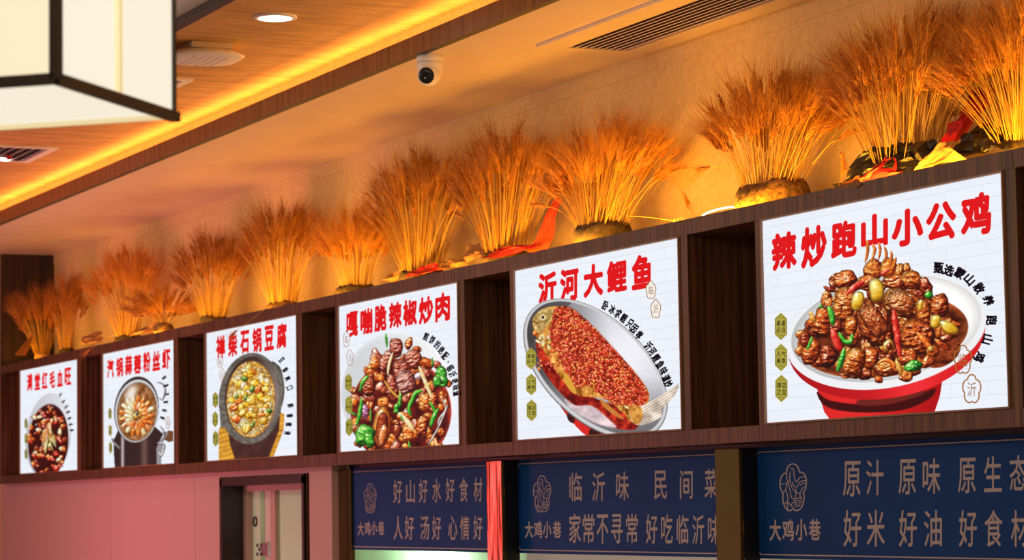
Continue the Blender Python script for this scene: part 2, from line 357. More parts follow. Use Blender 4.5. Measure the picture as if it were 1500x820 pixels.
# kitchen behind the serving windows
struct(MB().box(-9.6, -2.2, 2.4, 2.5, 0, Z0+.6).put('wall_kitchen', M['kitchen']))
for i, (x0, x1) in enumerate(((-9.02, -7.70), (-7.57, -6.02), (-5.88, -2.4))):
    o = MB().box(x0, x1, .113, .119, .9, Z0-.062).put('window_%d' % (i+1), M['glass']); struct(o)
    b = MB(); b.box(x0, x1, .105, .125, .86, .90); b.put('window_sill', M['steel'], o)
struct(MB().box(-9.02, -2.2, .05, .16, 0, .86).put('wall_counter', M['panel_wall']))
for i, (px, wpx) in enumerate(((635, 36), (702, 40))):
    p = at(px, 806, Y=1.3); r = wpx/2*(np.linalg.norm(p-LOC))/F0
    t = thing('hanging_lampshade', (p[0], p[1], p[2]), ['pale pink lampshade seen through the window below the purple sign, left of two', 'pink lampshade seen through the window below the purple sign, beside the shiny pillar'][i], 'lamp', 'pink lampshades behind the serving window')
    MB().lathe((p[0], p[1], p[2]), [(r*.45, -.10), (r*.75, -.07), (r*.95, -.02), (r, .05), (r*.9, .09), (r*.3, .12), (.02, .125)], 32).put('shade', M['pink'], t, True)
    MB().tube([(p[0], p[1], p[2]+.12), (p[0], p[1], Z0+.6)], .004).put('cord', M['black'], t)

# ================================================================ the long walnut shelf
PX0 = [-14.086, -12.414, -10.738, -9.055, -7.367, -5.661]      # left ends of the lit panels
XL, XR = -14.56, -2.6
t = thing('display_shelf', ((XL+XR)/2, .16, Z0-.05), 'long dark walnut wall shelf of lit and empty bays running below the wheat', 'shelf')
cuts = [XL] + [x-.042 for x in PX0] + [-4.418, -3.9, XR]
b = MB()
for x0, x1 in zip(cuts, cuts[1:]): b.box(x0+.0008, x1-.0008, 0, DW, Z0+.602, Z0+.651, .0012)
b.put('top_board', M['walnut'], t)
b = MB()
for x0, x1 in zip(cuts, cuts[1:]): b.box(x0+.0008, x1-.0008, 0, DW, Z0-.05, Z0-.002, .0012)
b.put('bottom_board', M['walnut'], t)
MB().box(XL, XR, .30, DW-.001, Z0-.002, Z0+.602).put('back_panel', M['walnut_shaded'], t)
for i, x in enumerate(PX0):
    nx = PX0[i+1] if i < 5 else -3.96
    for x0, x1 in ((x-.042, x-.004), (x+1.204, x+1.252)):
        MB().box(x0, x1, 0, .30, Z0-.002, Z0+.602, .0012).put('divider', M['walnut'], t)
MB().box(XL, XL+.04, 0, .30, Z0-.002, Z0+.602).put('divider', M['walnut'], t)
struct(MB().box(-14.55, -14.51, 0, DW, Z0+.651, ZS).put('trim_5', M['walnut_shaded']))

# ================================================================ ceiling fittings
# air grille in the soffit
V = [at(*p, Z=ZS) for p in ((783, 64.8), (800, 65), (917, 73.6))]
gx0, gx1, gy0, gy1 = -6.885, -4.2, -.135, .205
t = thing('air_grille', ((gx0+gx1)/2, (gy0+gy1)/2, ZS), 'long slatted air conditioning grille set in the soffit above the wheat', 'vent')
b = MB(); b.box(gx0, gx1, gy0, gy0+.10, ZS-.012, ZS, .001); b.box(gx0, gx1, gy1-.012, gy1, ZS-.012, ZS, .001)
b.box(gx0, gx0+.03, gy0+.10, gy1-.012, ZS-.012, ZS); b.box(gx1-.03, gx1, gy0+.10, gy1-.012, ZS-.012, ZS); b.put('frame', M['soffit'], t)
MB().box(gx0+.03, gx1-.03, gy0+.10, gy1-.012, ZS-.0015, ZS-.0005).put('duct', M['black'], t)
b = MB(); ns_ = 9; step = (gy1-.012-gy0-.10)/ns_
for k in range(ns_):
    mx = Matrix.Translation(((gx0+gx1)/2, gy0+.10+step*(k+.35), ZS-.007)) @ Matrix.Rotation(.5, 4, 'X')
    b.mbox(mx, gx1-gx0-.06, step*.55, .0025)
b.put('slats', M['soffit'], t)

# dome camera on the soffit
c = at(630, 82, Z=ZS); cx, cy = c[0], c[1]
t = thing('security_camera', (cx, cy, ZS), 'white dome security camera with black face on the soffit beside the wooden fascia', 'camera')
MB().lathe((cx, cy, ZS), [(.046, 0), (.047, -.012), (.045, -.022)], 40).put('mount', M['white'], t, True)
MB().lathe((cx, cy, ZS), [(.045, -.0225), (.0455, -.03), (.043, -.05), (.038, -.066), (.028, -.076), (.012, -.08)], 40).put('housing', M['white'], t, True)
vd = (Vector(LOC)-Vector((cx, cy, ZS-.05))).normalized(); side = Vector(RT)
ax = (vd*1.0 - side*.35 + Vector((0, 0, -.12))).normalized(); ball = Vector((cx, cy, ZS-.053))
ballc = ball+ax*.013+Vector((0, 0, -.010))
e = MB().lathe(ballc, [(.0405*math.sin(a), .0405*math.cos(a)) for a in np.linspace(1.7, .72, 12)], 40, ax, False).put('eyeball', M['white'], t, True)
q = ballc+ax*.0295
f = MB().lathe(q, [(.0275, -.004), (.0285, 0), (.027, .0025), (.014, .003)], 40, ax).put('face', M['black'], e, True)
MB().lathe(q, [(.0125, .003), (.0135, .005), (.0115, .0055), (.009, .004), (.0005, .0052)], 32, ax).put('lens_ring', M['lens'], e, True)

# woven-ceiling fittings
def downlight(px, py, label):
    p = at(px, py, Z=ZC)
    t = thing('downlight', p, label, 'light', 'recessed downlights in the woven ceiling')
    MB().lathe(p, [(.076, 0), (.076, -.006), (.060, -.009), (.058, -.004)], 40, caps=False).put('trim_ring', M['white'], t, True)
    MB().lathe(p, [(.058, -.004), (.001, -.0035)], 40, caps=False).put('diffuser', M['bulb'], t)
    light('downlight_light', 'SPOT', (p[0], p[1], p[2]-.03), 10, (1, .85, .62), (p[0], p[1], 0), .05, spot=2.2)
downlight(403, 24, 'round lit downlight in the woven ceiling right of the white speaker box')
downlight(-2, 231, 'round lit downlight at the end of the small ceiling vent, below the lantern')
# boat-shaped ceiling speaker / access point
def ceiling_unit(px, py, label, L=.36, Wd=.26):
    p = at(px, py, Z=ZC-.05); t = thing('ceiling_speaker', (p[0], p[1], ZC), label, 'speaker', 'white boxes on the woven ceiling')
    o = []
    for k in range(40):
        a = 2*math.pi*k/40; ca, sa = math.cos(a), math.sin(a)
        o.append((p[0]+math.copysign(abs(ca)**.7, ca)*L/2, p[1]+math.copysign(abs(sa)**.85, sa)*Wd/2))
    b = MB(); lay = [(.70, ZC-.020), (1.0, ZC-.040), (.92, ZC-.050), (.6, ZC-.054), (.02, ZC-.055)]
    rings = [[b.bm.verts.new((p[0]+(x-p[0])*s_, p[1]+(y-p[1])*s_, z)) for x, y in o] for s_, z in lay]
    for A, B in zip(rings, rings[1:]):
        for k in range(40): b.bm.faces.new((A[k], A[(k+1) % 40], B[(k+1) % 40], B[k]))
    b.bm.faces.new(rings[0]); b.put('body', M['white'], t, True)
    MB().box(p[0]-.11, p[0]+.11, p[1]-.08, p[1]+.08, ZC-.022, ZC, .004).put('mount', M['cream'], t)
    b = MB()
    for k in range(5): b.tube([(p[0]-.1, p[1]-.06+k*.03, ZC-.0545), (p[0]+.1, p[1]-.06+k*.03, ZC-.0545)], .0015, 4)
    b.put('grille_lines', M['cream'], t)
ceiling_unit(297, 88, 'white bowed speaker box on the woven ceiling just right of the lantern', .30, .29)
def vent_plate(x0, x1, y0, y1, label, ribbon_=False):
    t = thing('ceiling_vent', ((x0+x1)/2, (y0+y1)/2, ZC), label, 'vent', 'small vents in the woven ceiling')
    b = MB(); w = .035; z0, z1 = ZC-.010, ZC
    b.box(x0, x1, y0, y0+w, z0, z1); b.box(x0, x1, y1-w, y1, z0, z1); b.box(x0, x0+w, y0+w, y1-w, z0, z1); b.box(x1-w, x1, y0+w, y1-w, z0, z1)
    b.put('frame', M['white'], t)
    MB().box(x0+w, x1-w, y0+w, y1-w, ZC-.002, ZC-.001).put('duct', M['dark'], t)
    b = MB(); n_ = 7
    for k in range(n_):
        yy = y0+w+(y1-y0-2*w)*(k+.5)/n_
        b.mbox(Matrix.Translation(((x0+x1)/2, yy, ZC-.006)) @ Matrix.Rotation(.6, 4, 'X'), x1-x0-2*w, .022, .002)
    b.put('slats', M['white'], t)
    if ribbon_: MB().box(x0+.23, x0+.245, y0+.22, y0+.24, ZC-.03, ZC-.008).put('ribbon', M['red_paper'], t)
vent_plate(-11.42, -10.89, -1.05, -.66, 'slatted white ceiling vent below the lantern at the left edge', True)
vent_plate(-9.30, -8.80, -1.09, -.70, 'white ceiling vent half hidden behind the right edge of the lantern')

# ================================================================ lit menu panels
# The food pictures are prints: ink values are worked out on a grid lying on each sheet.
def hsh(i, j, s):
    v = np.sin(i*127.1+j*311.7+s*74.7)*43758.5453; return v-np.floor(v)
def vnoise(x, y, s=0):
    xi, yi = np.floor(x), np.floor(y); fx, fy = x-xi, y-yi; fx = fx*fx*(3-2*fx); fy = fy*fy*(3-2*fy)
    a, b_, c_, d = hsh(xi, yi, s), hsh(xi+1, yi, s), hsh(xi, yi+1, s), hsh(xi+1, yi+1, s)
    return (a+(b_-a)*fx)*(1-fy)+(c_+(d-c_)*fx)*fy-.5
def fbm(x, y, s=0): return vnoise(x, y, s)+.5*vnoise(x*2.1+9, y*2.1+3, s+1)+.25*vnoise(x*4.3, y*4.3, s+2)
C = lambda *v: np.array(v, float)/255
class Print:
    def __init__(s, x0, n, m):
        s.x0, s.n, s.m = x0, n, m
        u = np.linspace(0, 1.2, n)[None, :].repeat(m, 0); v = np.linspace(.6, 0, m)[:, None].repeat(n, 1)
        s.wx, s.wz = x0+u, Z0+v
        dx, dy, dz = s.wx-LOC[0], 0-LOC[1], s.wz-LOC[2]
        zc = dx*FW[0]+dy*FW[1]+dz*FW[2]
        s.X = 750+F0*(dx*RT[0]+dy*RT[1]+dz*RT[2])/zc; s.Y = 410-F0*(dx*UP[0]+dy*UP[1]+dz*UP[2])/zc
        s.rgb = np.ones((m, n, 3)); s.mask = np.zeros((m, n))
        s.cx = (s.X[0, -1]-s.X[0, 0])/(n-1); s.cy = (s.Y[-1, 0]-s.Y[0, 0])/(m-1)
    def reg(s, x0, y0, x1, y1):
        ps = [at(a, b_, Y=0) for a in (x0, x1) for b_ in (y0, y1)]
        us = [(p[0]-s.x0)/1.2*(s.n-1) for p in ps]; vs2 = [(.6-(p[2]-Z0))/.6*(s.m-1) for p in ps]
        i0, i1 = max(0, int(min(us))-1), min(s.n, int(max(us))+3); j0, j1 = max(0, int(min(vs2))-1), min(s.m, int(max(vs2))+3)
        return (slice(j0, j1), slice(i0, i1)) if i1-i0 > 2 and j1-j0 > 2 else None
    def comp(s, R, col, al):
        a = al[..., None]; s.rgb[R] = s.rgb[R]*(1-a)+np.clip(col, 0, 1)*a; s.mask[R] = np.maximum(s.mask[R], al)
    def blob(s, cx, cy, rx, ry, rot=0, cols=None, amp=.3, fs=.16, gloss=.6, lump=.25, seed=0, sharp=24, occ=.5):
        rr = max(rx, ry)*1.35; R = s.reg(cx-rr, cy-rr, cx+rr, cy+rr)
        if R is None: return
        x, y = s.X[R], s.Y[R]; t = math.radians(rot); dx, dy = x-cx, y-cy
        p, q = (dx*math.cos(t)+dy*math.sin(t))/rx, (-dx*math.sin(t)+dy*math.cos(t))/ry
        mr = min(rx, ry); pn = 1.5+1.9*float(hsh(np.array(seed*1.7), np.array(3.), 5)); r = (np.abs(p)**pn+np.abs(q)**pn)**(1/pn)*(1+lump*1.3*fbm(dx/mr*.7+seed*7.3, dy/mr*.7, seed))
        al = np.clip((1-r)*mr/.7, 0, 1)
        nz = fbm((dx*math.cos(t)+dy*math.sin(t))*fs*.55+seed*3.1, (-dx*math.sin(t)+dy*math.cos(t))*fs*1.15, seed+5)
        h = np.sqrt(np.clip(1-r*r, 0, 1))*mr*.9+amp*mr*nz
        gy, gx = np.gradient(h); gx = gx/s.cx; gy = gy/s.cy; il = 1/np.sqrt(1+gx*gx+gy*gy)
        d = np.clip((.42*gx+.62*gy+.66)*il, 0, 1)
        hv = np.clip((.24*gx+.42*gy+.875)*il, 0, 1)
        k = np.clip(d*1.05+nz*.35, 0, 1); c0, c1, c2 = (C(*c) for c in cols)
        col = np.where((k < .5)[..., None], c0+(c1-c0)*(k*2)[..., None], c1+(c2-c1)*((k-.5)*2)[..., None])
        col = col*(1-occ+occ*np.clip((1-r)*3.2, 0, 1))[..., None]
        sp = np.clip((hv**sharp)*1.6-.35, 0, 1)*gloss*np.clip(.9+1.6*fbm(x*.23, y*.23, seed+9), .15, 1.3)
        s.comp(R, col+sp[..., None]*np.array([1, .93, .82]), al)
    def ell(s, cx, cy, rx, ry, rot, col, feather=.8):
        rr = max(rx, ry)+3; R = s.reg(cx-rr, cy-rr, cx+rr, cy+rr)
        if R is None: return
        x, y = s.X[R]-cx, s.Y[R]-cy; t = math.radians(rot)
        p, q = (x*math.cos(t)+y*math.sin(t))/rx, (-x*math.sin(t)+y*math.cos(t))/ry; r = np.hypot(p, q)
        s.comp(R, col(s.X[R], s.Y[R], p, q, r) if callable(col) else C(*col), np.clip((1-r)*min(rx, ry)/feather+.5, 0, 1))
    def dist(s, R, pts, closed):
        x, y = s.X[R], s.Y[R]; P = [np.array(p, float) for p in pts]; n = len(P); best = np.full(x.shape, 1e9); ins = np.zeros(x.shape, bool); side = np.zeros(x.shape)
        for i in range(n if closed else n-1):
            a, b_ = P[i], P[(i+1) % n]; e = b_-a; L = e@e+1e-9; t = np.clip(((x-a[0])*e[0]+(y-a[1])*e[1])/L, 0, 1)
            dd = np.hypot(x-a[0]-t*e[0], y-a[1]-t*e[1]); sd = ((x-a[0])*e[1]-(y-a[1])*e[0])/math.sqrt(L)
            side = np.where(dd < best, sd, side); s.par = np.where(dd < best, (i+t)/max(1, n-1), 0 if i == 0 else s.par); best = np.minimum(best, dd)
            if closed:
                c_ = (a[1] > y) != (b_[1] > y); ins ^= c_ & (x < (b_[0]-a[0])*(y-a[1])/(b_[1]-a[1]+1e-12)+a[0])
        return best, ins, side
    def poly(s, pts, col, feather=.8, smooth=0):
        if smooth: pts = smooth_line(pts, True, smooth)
        xs_, ys_ = [p[0] for p in pts], [p[1] for p in pts]; R = s.reg(min(xs_)-2, min(ys_)-2, max(xs_)+2, max(ys_)+2)
        if R is None: return
        d, ins, _ = s.dist(R, pts, True); al = np.clip(np.where(ins, d, -d)/feather+.5, 0, 1)
        s.comp(R, col(s.X[R], s.Y[R]) if callable(col) else C(*col), al)
    def tube(s, pts, w, cols, gloss=.6, smooth=4, taper=0):
        """rounded strip (pepper, onion, bone) along a line"""
        pts = smooth_line(pts, False, smooth) if smooth and len(pts) > 2 else pts
        xs_, ys_ = [p[0] for p in pts], [p[1] for p in pts]; R = s.reg(min(xs_)-w, min(ys_)-w, max(xs_)+w, max(ys_)+w)
        if R is None: return
        d, _, sd = s.dist(R, pts, False); hw = w/2*(1-.5*np.abs(2*s.par-1)**2.2)*(1+.25*fbm(s.X[R]*.18, s.Y[R]*.18, int(w*7))); al = np.clip((hw-d)/.7+.3, 0, 1)
        h = np.sqrt(np.clip(1-(d/hw)**2, 0, 1))*hw; gy, gx = np.gradient(h); gx = gx/s.cx; gy = gy/s.cy; il = 1/np.sqrt(1+gx*gx+gy*gy)
        dd = np.clip((.42*gx+.62*gy+.66)*il, 0, 1); hv = np.clip((.24*gx+.42*gy+.875)*il, 0, 1)
        k = np.clip(dd*1.05+.3*fbm(s.X[R]*.2, s.Y[R]*.2, 3), 0, 1); c0, c1, c2 = (C(*c) for c in cols)
        col = np.where((k < .5)[..., None], c0+(c1-c0)*(k*2)[..., None], c1+(c2-c1)*((k-.5)*2)[..., None])
        s.comp(R, col+(np.clip(hv**24*1.3-.3, 0, 1)*gloss*np.clip(.7+1.6*fbm(s.X[R]*.2, s.Y[R]*.2, 6), 0, 1.2))[..., None], al)
    def build(s, parent):
        keep = s.mask > .35; fk = keep[:-1, :-1] & keep[1:, :-1] & keep[:-1, 1:] & keep[1:, 1:]
        idx = np.arange(s.n*s.m).reshape(s.m, s.n)
        Q = np.stack([idx[:-1, :-1], idx[1:, :-1], idx[1:, 1:], idx[:-1, 1:]], -1)[fk]
        used, inv = np.unique(Q, return_inverse=True); inv = inv.reshape(Q.shape)
        w = parent.location; co_ = np.stack([s.wx.ravel()-w.x, np.full(s.n*s.m, -.0016)-w.y, s.wz.ravel()-w.z], -1)[used]
        me = bpy.data.meshes.new('dish_picture'); me.vertices.add(len(used)); me.vertices.foreach_set('co', co_.ravel().astype(np.float32))
        nf = len(Q); me.loops.add(nf*4); me.polygons.add(nf); me.loops.foreach_set('vertex_index', inv.ravel().astype(np.int32))
        me.polygons.foreach_set('loop_start', np.arange(0, nf*4, 4, dtype=np.int32)); me.polygons.foreach_set('loop_total', np.full(nf, 4, dtype=np.int32))
        ca_ = me.color_attributes.new('ink', 'FLOAT_COLOR', 'POINT'); c4 = np.ones((len(used), 4), np.float32); c4[:, :3] = s2l(np.clip(s.rgb, 0, 1)).reshape(-1, 3)[used]
        ca_.data.foreach_set('color', c4.ravel()); me.update(); me.validate()
        return link('dish_picture', me, M['print'], parent)

MEAT = ((60, 10, 6), (170, 54, 18), (236, 124, 48)); DARK = ((36, 6, 8), (122, 30, 16), (190, 84, 44)); SKIN = ((76, 16, 6), (190, 78, 22), (244, 160, 70))
PINK = ((80, 14, 14), (170, 66, 48), (232, 150, 118)); BONE = ((120, 60, 20), (206, 140, 50), (250, 214, 120)); GARL = ((150, 90, 10), (228, 176, 40), (255, 238, 150))
GREEN = ((4, 50, 12), (24, 140, 32), (130, 220, 80)); CHILI = ((96, 6, 10), (206, 30, 26), (255, 120, 90)); ORNG = ((140, 44, 6), (224, 104, 28), (255, 180, 90)); WHITE = ((190, 150, 100), (236, 214, 150), (255, 250, 220))

def heap(P, inside, box, n, sizes, pal, seed, gloss=.6, lump=.3):
    """random pieces scattered through a heap outline, the far ones first"""
    rg = random.Random(seed); L = []
    while len(L) < n:
        x, y = rg.uniform(box[0], box[2]), rg.uniform(box[1], box[3])
        if inside(x, y): L.append((y, x))
    for k, (y, x) in enumerate(sorted(L)):
        a, b_ = rg.uniform(*sizes), rg.uniform(*sizes); P.blob(x, y, a, b_*.8, rg.uniform(0, 180), rg.choice(pal), .35, .22, gloss, lump, seed+k)
def inpoly(pts):
    def f(x, y):
        r = False
        for (x0, y0), (x1, y1) in zip(pts, pts[1:]+pts[:1]):
            if (y0 > y) != (y1 > y) and x < (x1-x0)*(y-y0)/(y1-y0)+x0: r = not r
        return r
    return f

def dish_chicken():
    P = Print(PX0[5], 470, 420)
    # red pedestal under the bowl
    def red(x, y): 
        k = np.clip(.5+.5*np.cos((x-1250)/46), 0, 1)[..., None]; return C(172, 12, 16)*(1-k)+C(228, 40, 38)*k
    P.poly([(1196, 566), (1383, 548), (1378, 580), (1370, 604), (1364, 611), (1222, 622), (1208, 604)], red)
    P.poly([(1197, 573), (1215, 586), (1260, 592), (1310, 590), (1366, 570), (1371, 572), (1362, 584), (1325, 600), (1270, 604), (1225, 600), (1204, 590)], (62, 6, 10), 2, 4)
    P.poly([(1262, 584), (1345, 572), (1352, 578), (1300, 592), (1262, 594)], (110, 34, 26), 3, 3)
    # bowl: red skirt, white rim, inner wall
    def skirt(x, y, p, q, r): k = np.clip((p+1)*.9, 0, 1)[..., None]; k2 = np.exp(-((p-.2)/.3)**2)[..., None]; return C(168, 14, 24)*(1-k)+C(214, 26, 32)*k+k2*C(26, 20, 20)
    P.ell(1299, 499, 145, 84, -9.5, skirt)
    P.ell(1299, 494, 147, 84, -9.5, skirt)
    P.ell(1299, 485.5, 149, 82, -11, lambda x, y, p, q, r: C(240, 241, 244)+np.where((r > .93)&(q > .2), 0, 0)[..., None])
    P.ell(1299, 481, 141, 75, -11, lambda x, y, p, q, r: C(226, 226, 226)+np.clip(p, -.6, .6)[..., None]*C(30, 28, 26)+np.clip(-(r-1)*1.2-.1, -.1, .1)[..., None])
    P.ell(1294, 492, 126, 60, -8, lambda x, y, p, q, r: C(96, 34, 14)+fbm(x*.06, y*.12, 2)[..., None]*C(90, 50, 30)+np.clip(r-.86, 0, .14)[..., None]*C(520, 330, 160))
    P.ell(1380, 516, 30, 20, -30, lambda x, y, p, q, r: C(120, 44, 18)+fbm(x*.1, y*.2, 4)[..., None]*C(120, 70, 40))
    hp = [(1170, 520), (1178, 470), (1205, 440), (1218, 408), (1262, 396), (1300, 388), (1355, 402), (1372, 440), (1398, 470), (1404, 500), (1360, 535), (1330, 552), (1290, 556), (1250, 552), (1200, 540)]
    heap(P, inpoly(hp), (1170, 388, 1404, 556), 130, (6, 14), (MEAT, DARK, SKIN, MEAT, SKIN), 3, .8)
    # comb-like fried piece on top of the heap
    P.blob(1279, 396, 17, 20, 10, SKIN, .25, .2, .6, .2, 41); P.blob(1302, 392, 12, 16, 20, ORNG, .3, .2, .6, .2, 42)
    for pts, w in (([(1268, 384), (1272, 366), (1271, 352)], 6), ([(1278, 382), (1282, 366), (1279, 358)], 6), ([(1288, 380), (1290, 366), (1288, 356)], 5.5), ([(1297, 384), (1299, 370), (1296, 361)], 5.5), ([(1304, 388), (1307, 376), (1306, 368)], 5), ([(1308, 394), (1312, 384), (1313, 376)], 5)):
        P.tube(pts, w, SKIN, .7)
    pieces = [(1239, 409, 17, 13, -20, MEAT), (1237, 448, 17, 27, 10, SKIN), (1205, 470, 14, 22, 15, MEAT), (1272, 413, 14, 12, 0, MEAT), (1247, 476, 10, 16, 0, SKIN),
              (1190, 514, 14, 19, 5, MEAT), (1213, 521, 13, 18, -10, DARK), (1277, 524, 12, 18, 0, MEAT), (1314, 413, 19, 12, 0, MEAT), (1337, 411, 17, 14, 20, SKIN), (1356, 419, 9, 15, -15, DARK),
              (1344, 433, 13, 10, 0, DARK), (1322, 445, 27, 21, 15, SKIN), (1284, 472, 37, 25, 55, MEAT), (1377, 449, 15, 17, 0, MEAT), (1353, 459, 11, 20, -10, SKIN), (1346, 493, 23, 25, 10, MEAT),
              (1387, 495, 11, 6, -15, DARK), (1252, 530, 17, 24, 20, SKIN), (1330, 523, 16, 13, 0, MEAT), (1366, 514, 10, 9, 0, SKIN), (1298, 539, 18, 15, -10, SKIN), (1225, 480, 9, 12, 0, DARK), (1180, 497, 8, 11, 0, DARK)]
    for k, (x, y, a, b_, r, c_) in enumerate(pieces): P.blob(x, y, a, b_, r, c_, .32, .2, .75, .22, 60+k)
    P.blob(1282, 470, 26, 15, 55, ((84, 22, 10), (166, 62, 26), (226, 134, 66)), .3, .3, .8, .2, 120)
    P.blob(1322, 443, 21, 15, 15, ((110, 36, 12), (186, 84, 34), (238, 160, 88)), .3, .3, .8, .2, 121)
    P.tube([(1208, 420), (1216, 424), (1224, 426)], 8, DARK); P.tube([(1187, 457), (1191, 464), (1194, 470)], 8, BONE)
    P.tube([(1345, 488), (1366, 512)], 9, ORNG, .5, 0); P.blob(1364, 511, 5, 5, 0, BONE, .1)
    P.blob(1302, 506, 9, 10, 10, BONE, .15); P.blob(1303, 507, 5, 6, 10, DARK, .2); P.tube([(1314, 528), (1321, 548)], 8, BONE, .5, 0)
    P.tube([(1287, 532), (1298, 527), (1308, 532), (1311, 542)], 6, ORNG)
    for x, y, a, b_, r in ((1257, 441, 9.5, 16, 12), (1285, 425, 11.5, 18, -8), (1371, 471, 8, 11, 10), (1391, 480, 17, 9, 32), (1349, 447, 4, 9, 10), (1238, 519, 4, 6, 0)): P.blob(x, y, a, b_, r, GARL, .1, .1, .7, .12, int(x))
    P.tube([(1242, 430), (1254, 420), (1266, 412)], 9, CHILI); P.tube([(1310, 456), (1314, 482), (1319, 520)], 11, CHILI); P.tube([(1220, 484), (1226, 500), (1233, 514)], 12, CHILI); P.tube([(1292, 402), (1303, 395)], 6, CHILI, .5, 0)
    P.tube([(1215, 450), (1219, 462), (1221, 475)], 9, GREEN); P.tube([(1230, 488), (1238, 500), (1247, 500), (1249, 490)], 7, GREEN); P.tube([(1237, 512), (1234, 526), (1228, 542)], 9, GREEN)
    P.tube([(1190, 494), (1187, 503), (1183, 512)], 5, GREEN); P.blob(1361, 432, 7, 6, 0, GREEN, .2); P.blob(1338, 536, 16, 9, -12, GREEN, .25, .2, .8); P.blob(1343, 537, 5, 4, 0, ((4, 40, 10), (16, 90, 22), (40, 130, 50)), .1)
    P.blob(1203, 449, 4, 3, 0, GREEN, .1)
    return P

def dish_fish():
    P = Print(PX0[4], 340, 380)
    Q = lambda x, y: (760+x/3.904, 430+y/3.904)
    P.poly([Q(*p) for p in ((230, 620), (300, 640), (420, 720), (520, 770), (470, 830), (390, 815), (310, 740), (262, 680))], (214, 34, 28), 1, 3)
    for a, b_, r1, r2 in ((300, 712, 5, 8), (440, 790, 10, 8)): x, y = Q(a, b_); P.ell(x, y, r1, r2, -30, (52, 16, 16))
    ang = 43.5
    def metal(x, y, p, q, r):
        k = .62+.22*np.sin(p*3+1)+.25*np.clip(-q, -1, 1)+.10*np.sign(np.sin(x*2.2))*np.sign(np.sin(y*2.2))*np.clip((r-.6)*3, 0, 1)
        k = np.where(p < -.75, k*.62, k); k = np.where((q > .55), k*.9, k)
        return np.clip(k, .25, .97)[..., None]*np.array([.97, .97, 1.0])
    P.ell(873, 540.5, 128, 75, ang, (92, 88, 88), 1.2)
    P.ell(873, 540, 126.5, 73.5, ang, (206, 206, 208), 1.2)
    P.ell(873, 539, 122, 69, ang, metal, 1)
    # reddish sauce along the lower left of the plate and its pale reflection
    def sauce(x, y): n1 = fbm(x*.12, y*.12, 7); return C(150, 26, 14)+n1[..., None]*C(150, 70, 30)
    P.poly([Q(*p) for p in ((98, 270), (160, 330), (300, 470), (420, 590), (600, 650), (690, 700), (670, 775), (560, 770), (430, 715), (300, 625), (200, 520), (130, 410))], sauce, 2, 3)
    P.poly([Q(*p) for p in ((265, 600), (330, 640), (420, 640), (520, 720), (560, 765), (470, 750), (370, 705), (290, 650))], lambda x, y: C(222, 200, 204)+fbm(x*.1, y*.1, 3)[..., None]*C(60, 50, 50), 2.5, 3)
    body = [(80, 150), (130, 92), (210, 72), (300, 88), (420, 190), (560, 330), (690, 480), (742, 555), (745, 620), (720, 680), (640, 735), (610, 690), (500, 605), (400, 590), (330, 575), (240, 480), (150, 335), (98, 235)]
    def flesh(x, y): n1 = fbm(x*.1, y*.1, 11); n2 = fbm(x*.35, y*.2, 12); return C(196, 128, 48)+n1[..., None]*C(120, 110, 90)+n2[..., None]*C(70, 60, 40)
    P.poly([Q(*p) for p in body], flesh, 1.2, 3)
    rg = random.Random(9)
    for k in range(60):      # pale flaking belly
        t = rg.random(); x, y = 110+t*520+rg.uniform(-20, 30), 250+t*400+rg.uniform(-40, 30); X_, Y_ = Q(x, y)
        P.blob(X_, Y_, rg.uniform(3, 7), rg.uniform(2, 5), rg.uniform(20, 70), rg.choice((BONE, WHITE, ORNG, BONE)), .35, .3, .5, .3, k)
    # head with gill cover and eye
    P.poly([Q(*p) for p in ((80, 150), (135, 90), (208, 92), (196, 150), (160, 190), (110, 225))], lambda x, y: C(190, 158, 92)+fbm(x*.2, y*.2, 5)[..., None]*C(90, 90, 80), 1, 3)
    P.tube([Q(205, 92), Q(192, 145), Q(158, 188)], 3, BONE, .6); P.tube([Q(85, 150), Q(105, 168), Q(120, 160)], 2, DARK, .3)
    x, y = Q(140, 135); P.ell(x, y, 4.2, 4.6, 0, (236, 220, 170)); P.ell(x, y, 2, 2.4, 0, (40, 24, 18))
    # chopped chilli
    top = inpoly([(205, 90), (262, 68), (330, 100), (430, 190), (560, 330), (690, 480), (745, 570), (735, 620), (680, 690), (630, 640), (560, 640), (480, 590), (400, 520), (330, 540), (265, 440), (215, 330), (170, 250), (190, 170)])
    L = []
    while len(L) < 1250:
        x, y = rg.uniform(170, 750), rg.uniform(65, 700)
        if top(x, y): L.append((x, y))
    L += [(rg.uniform(100, 230), rg.uniform(290, 440)) for _ in range(40)]
    RED = ((150, 14, 8), (226, 44, 24), (255, 110, 60)); OR2 = ((170, 60, 6), (236, 116, 24), (255, 190, 90)); DR = ((100, 6, 6), (180, 22, 16), (230, 70, 50))
    P.poly([Q(*p) for p in ((205, 90), (262, 70), (330, 100), (430, 190), (560, 330), (690, 480), (742, 570), (730, 615), (680, 680), (630, 640), (560, 635), (480, 585), (400, 520), (330, 535), (265, 440), (215, 330), (180, 250), (192, 170))], lambda x, y: C(150, 40, 16)+fbm(x*.3, y*.3, 31)[..., None]*C(110, 60, 30), 3, 2)
    for k, (x, y) in enumerate(sorted(L, key=lambda p: p[1])):
        X_, Y_ = Q(x, y); P.blob(X_, Y_, rg.uniform(1.4, 3.2), rg.uniform(1.1, 2.2), rg.uniform(0, 180), rg.choice((RED, RED, OR2, DR, RED)), .2, .3, .8, .2, k, occ=.35)
    # fins and tail
    P.poly([Q(*p) for p in ((258, 450), (290, 470), (325, 540), (330, 575), (296, 555), (266, 505))], lambda x, y: C(220, 160, 56)+.5*np.sin(x*2.2+y)[..., None]*C(30, 26, 16), 1, 3)
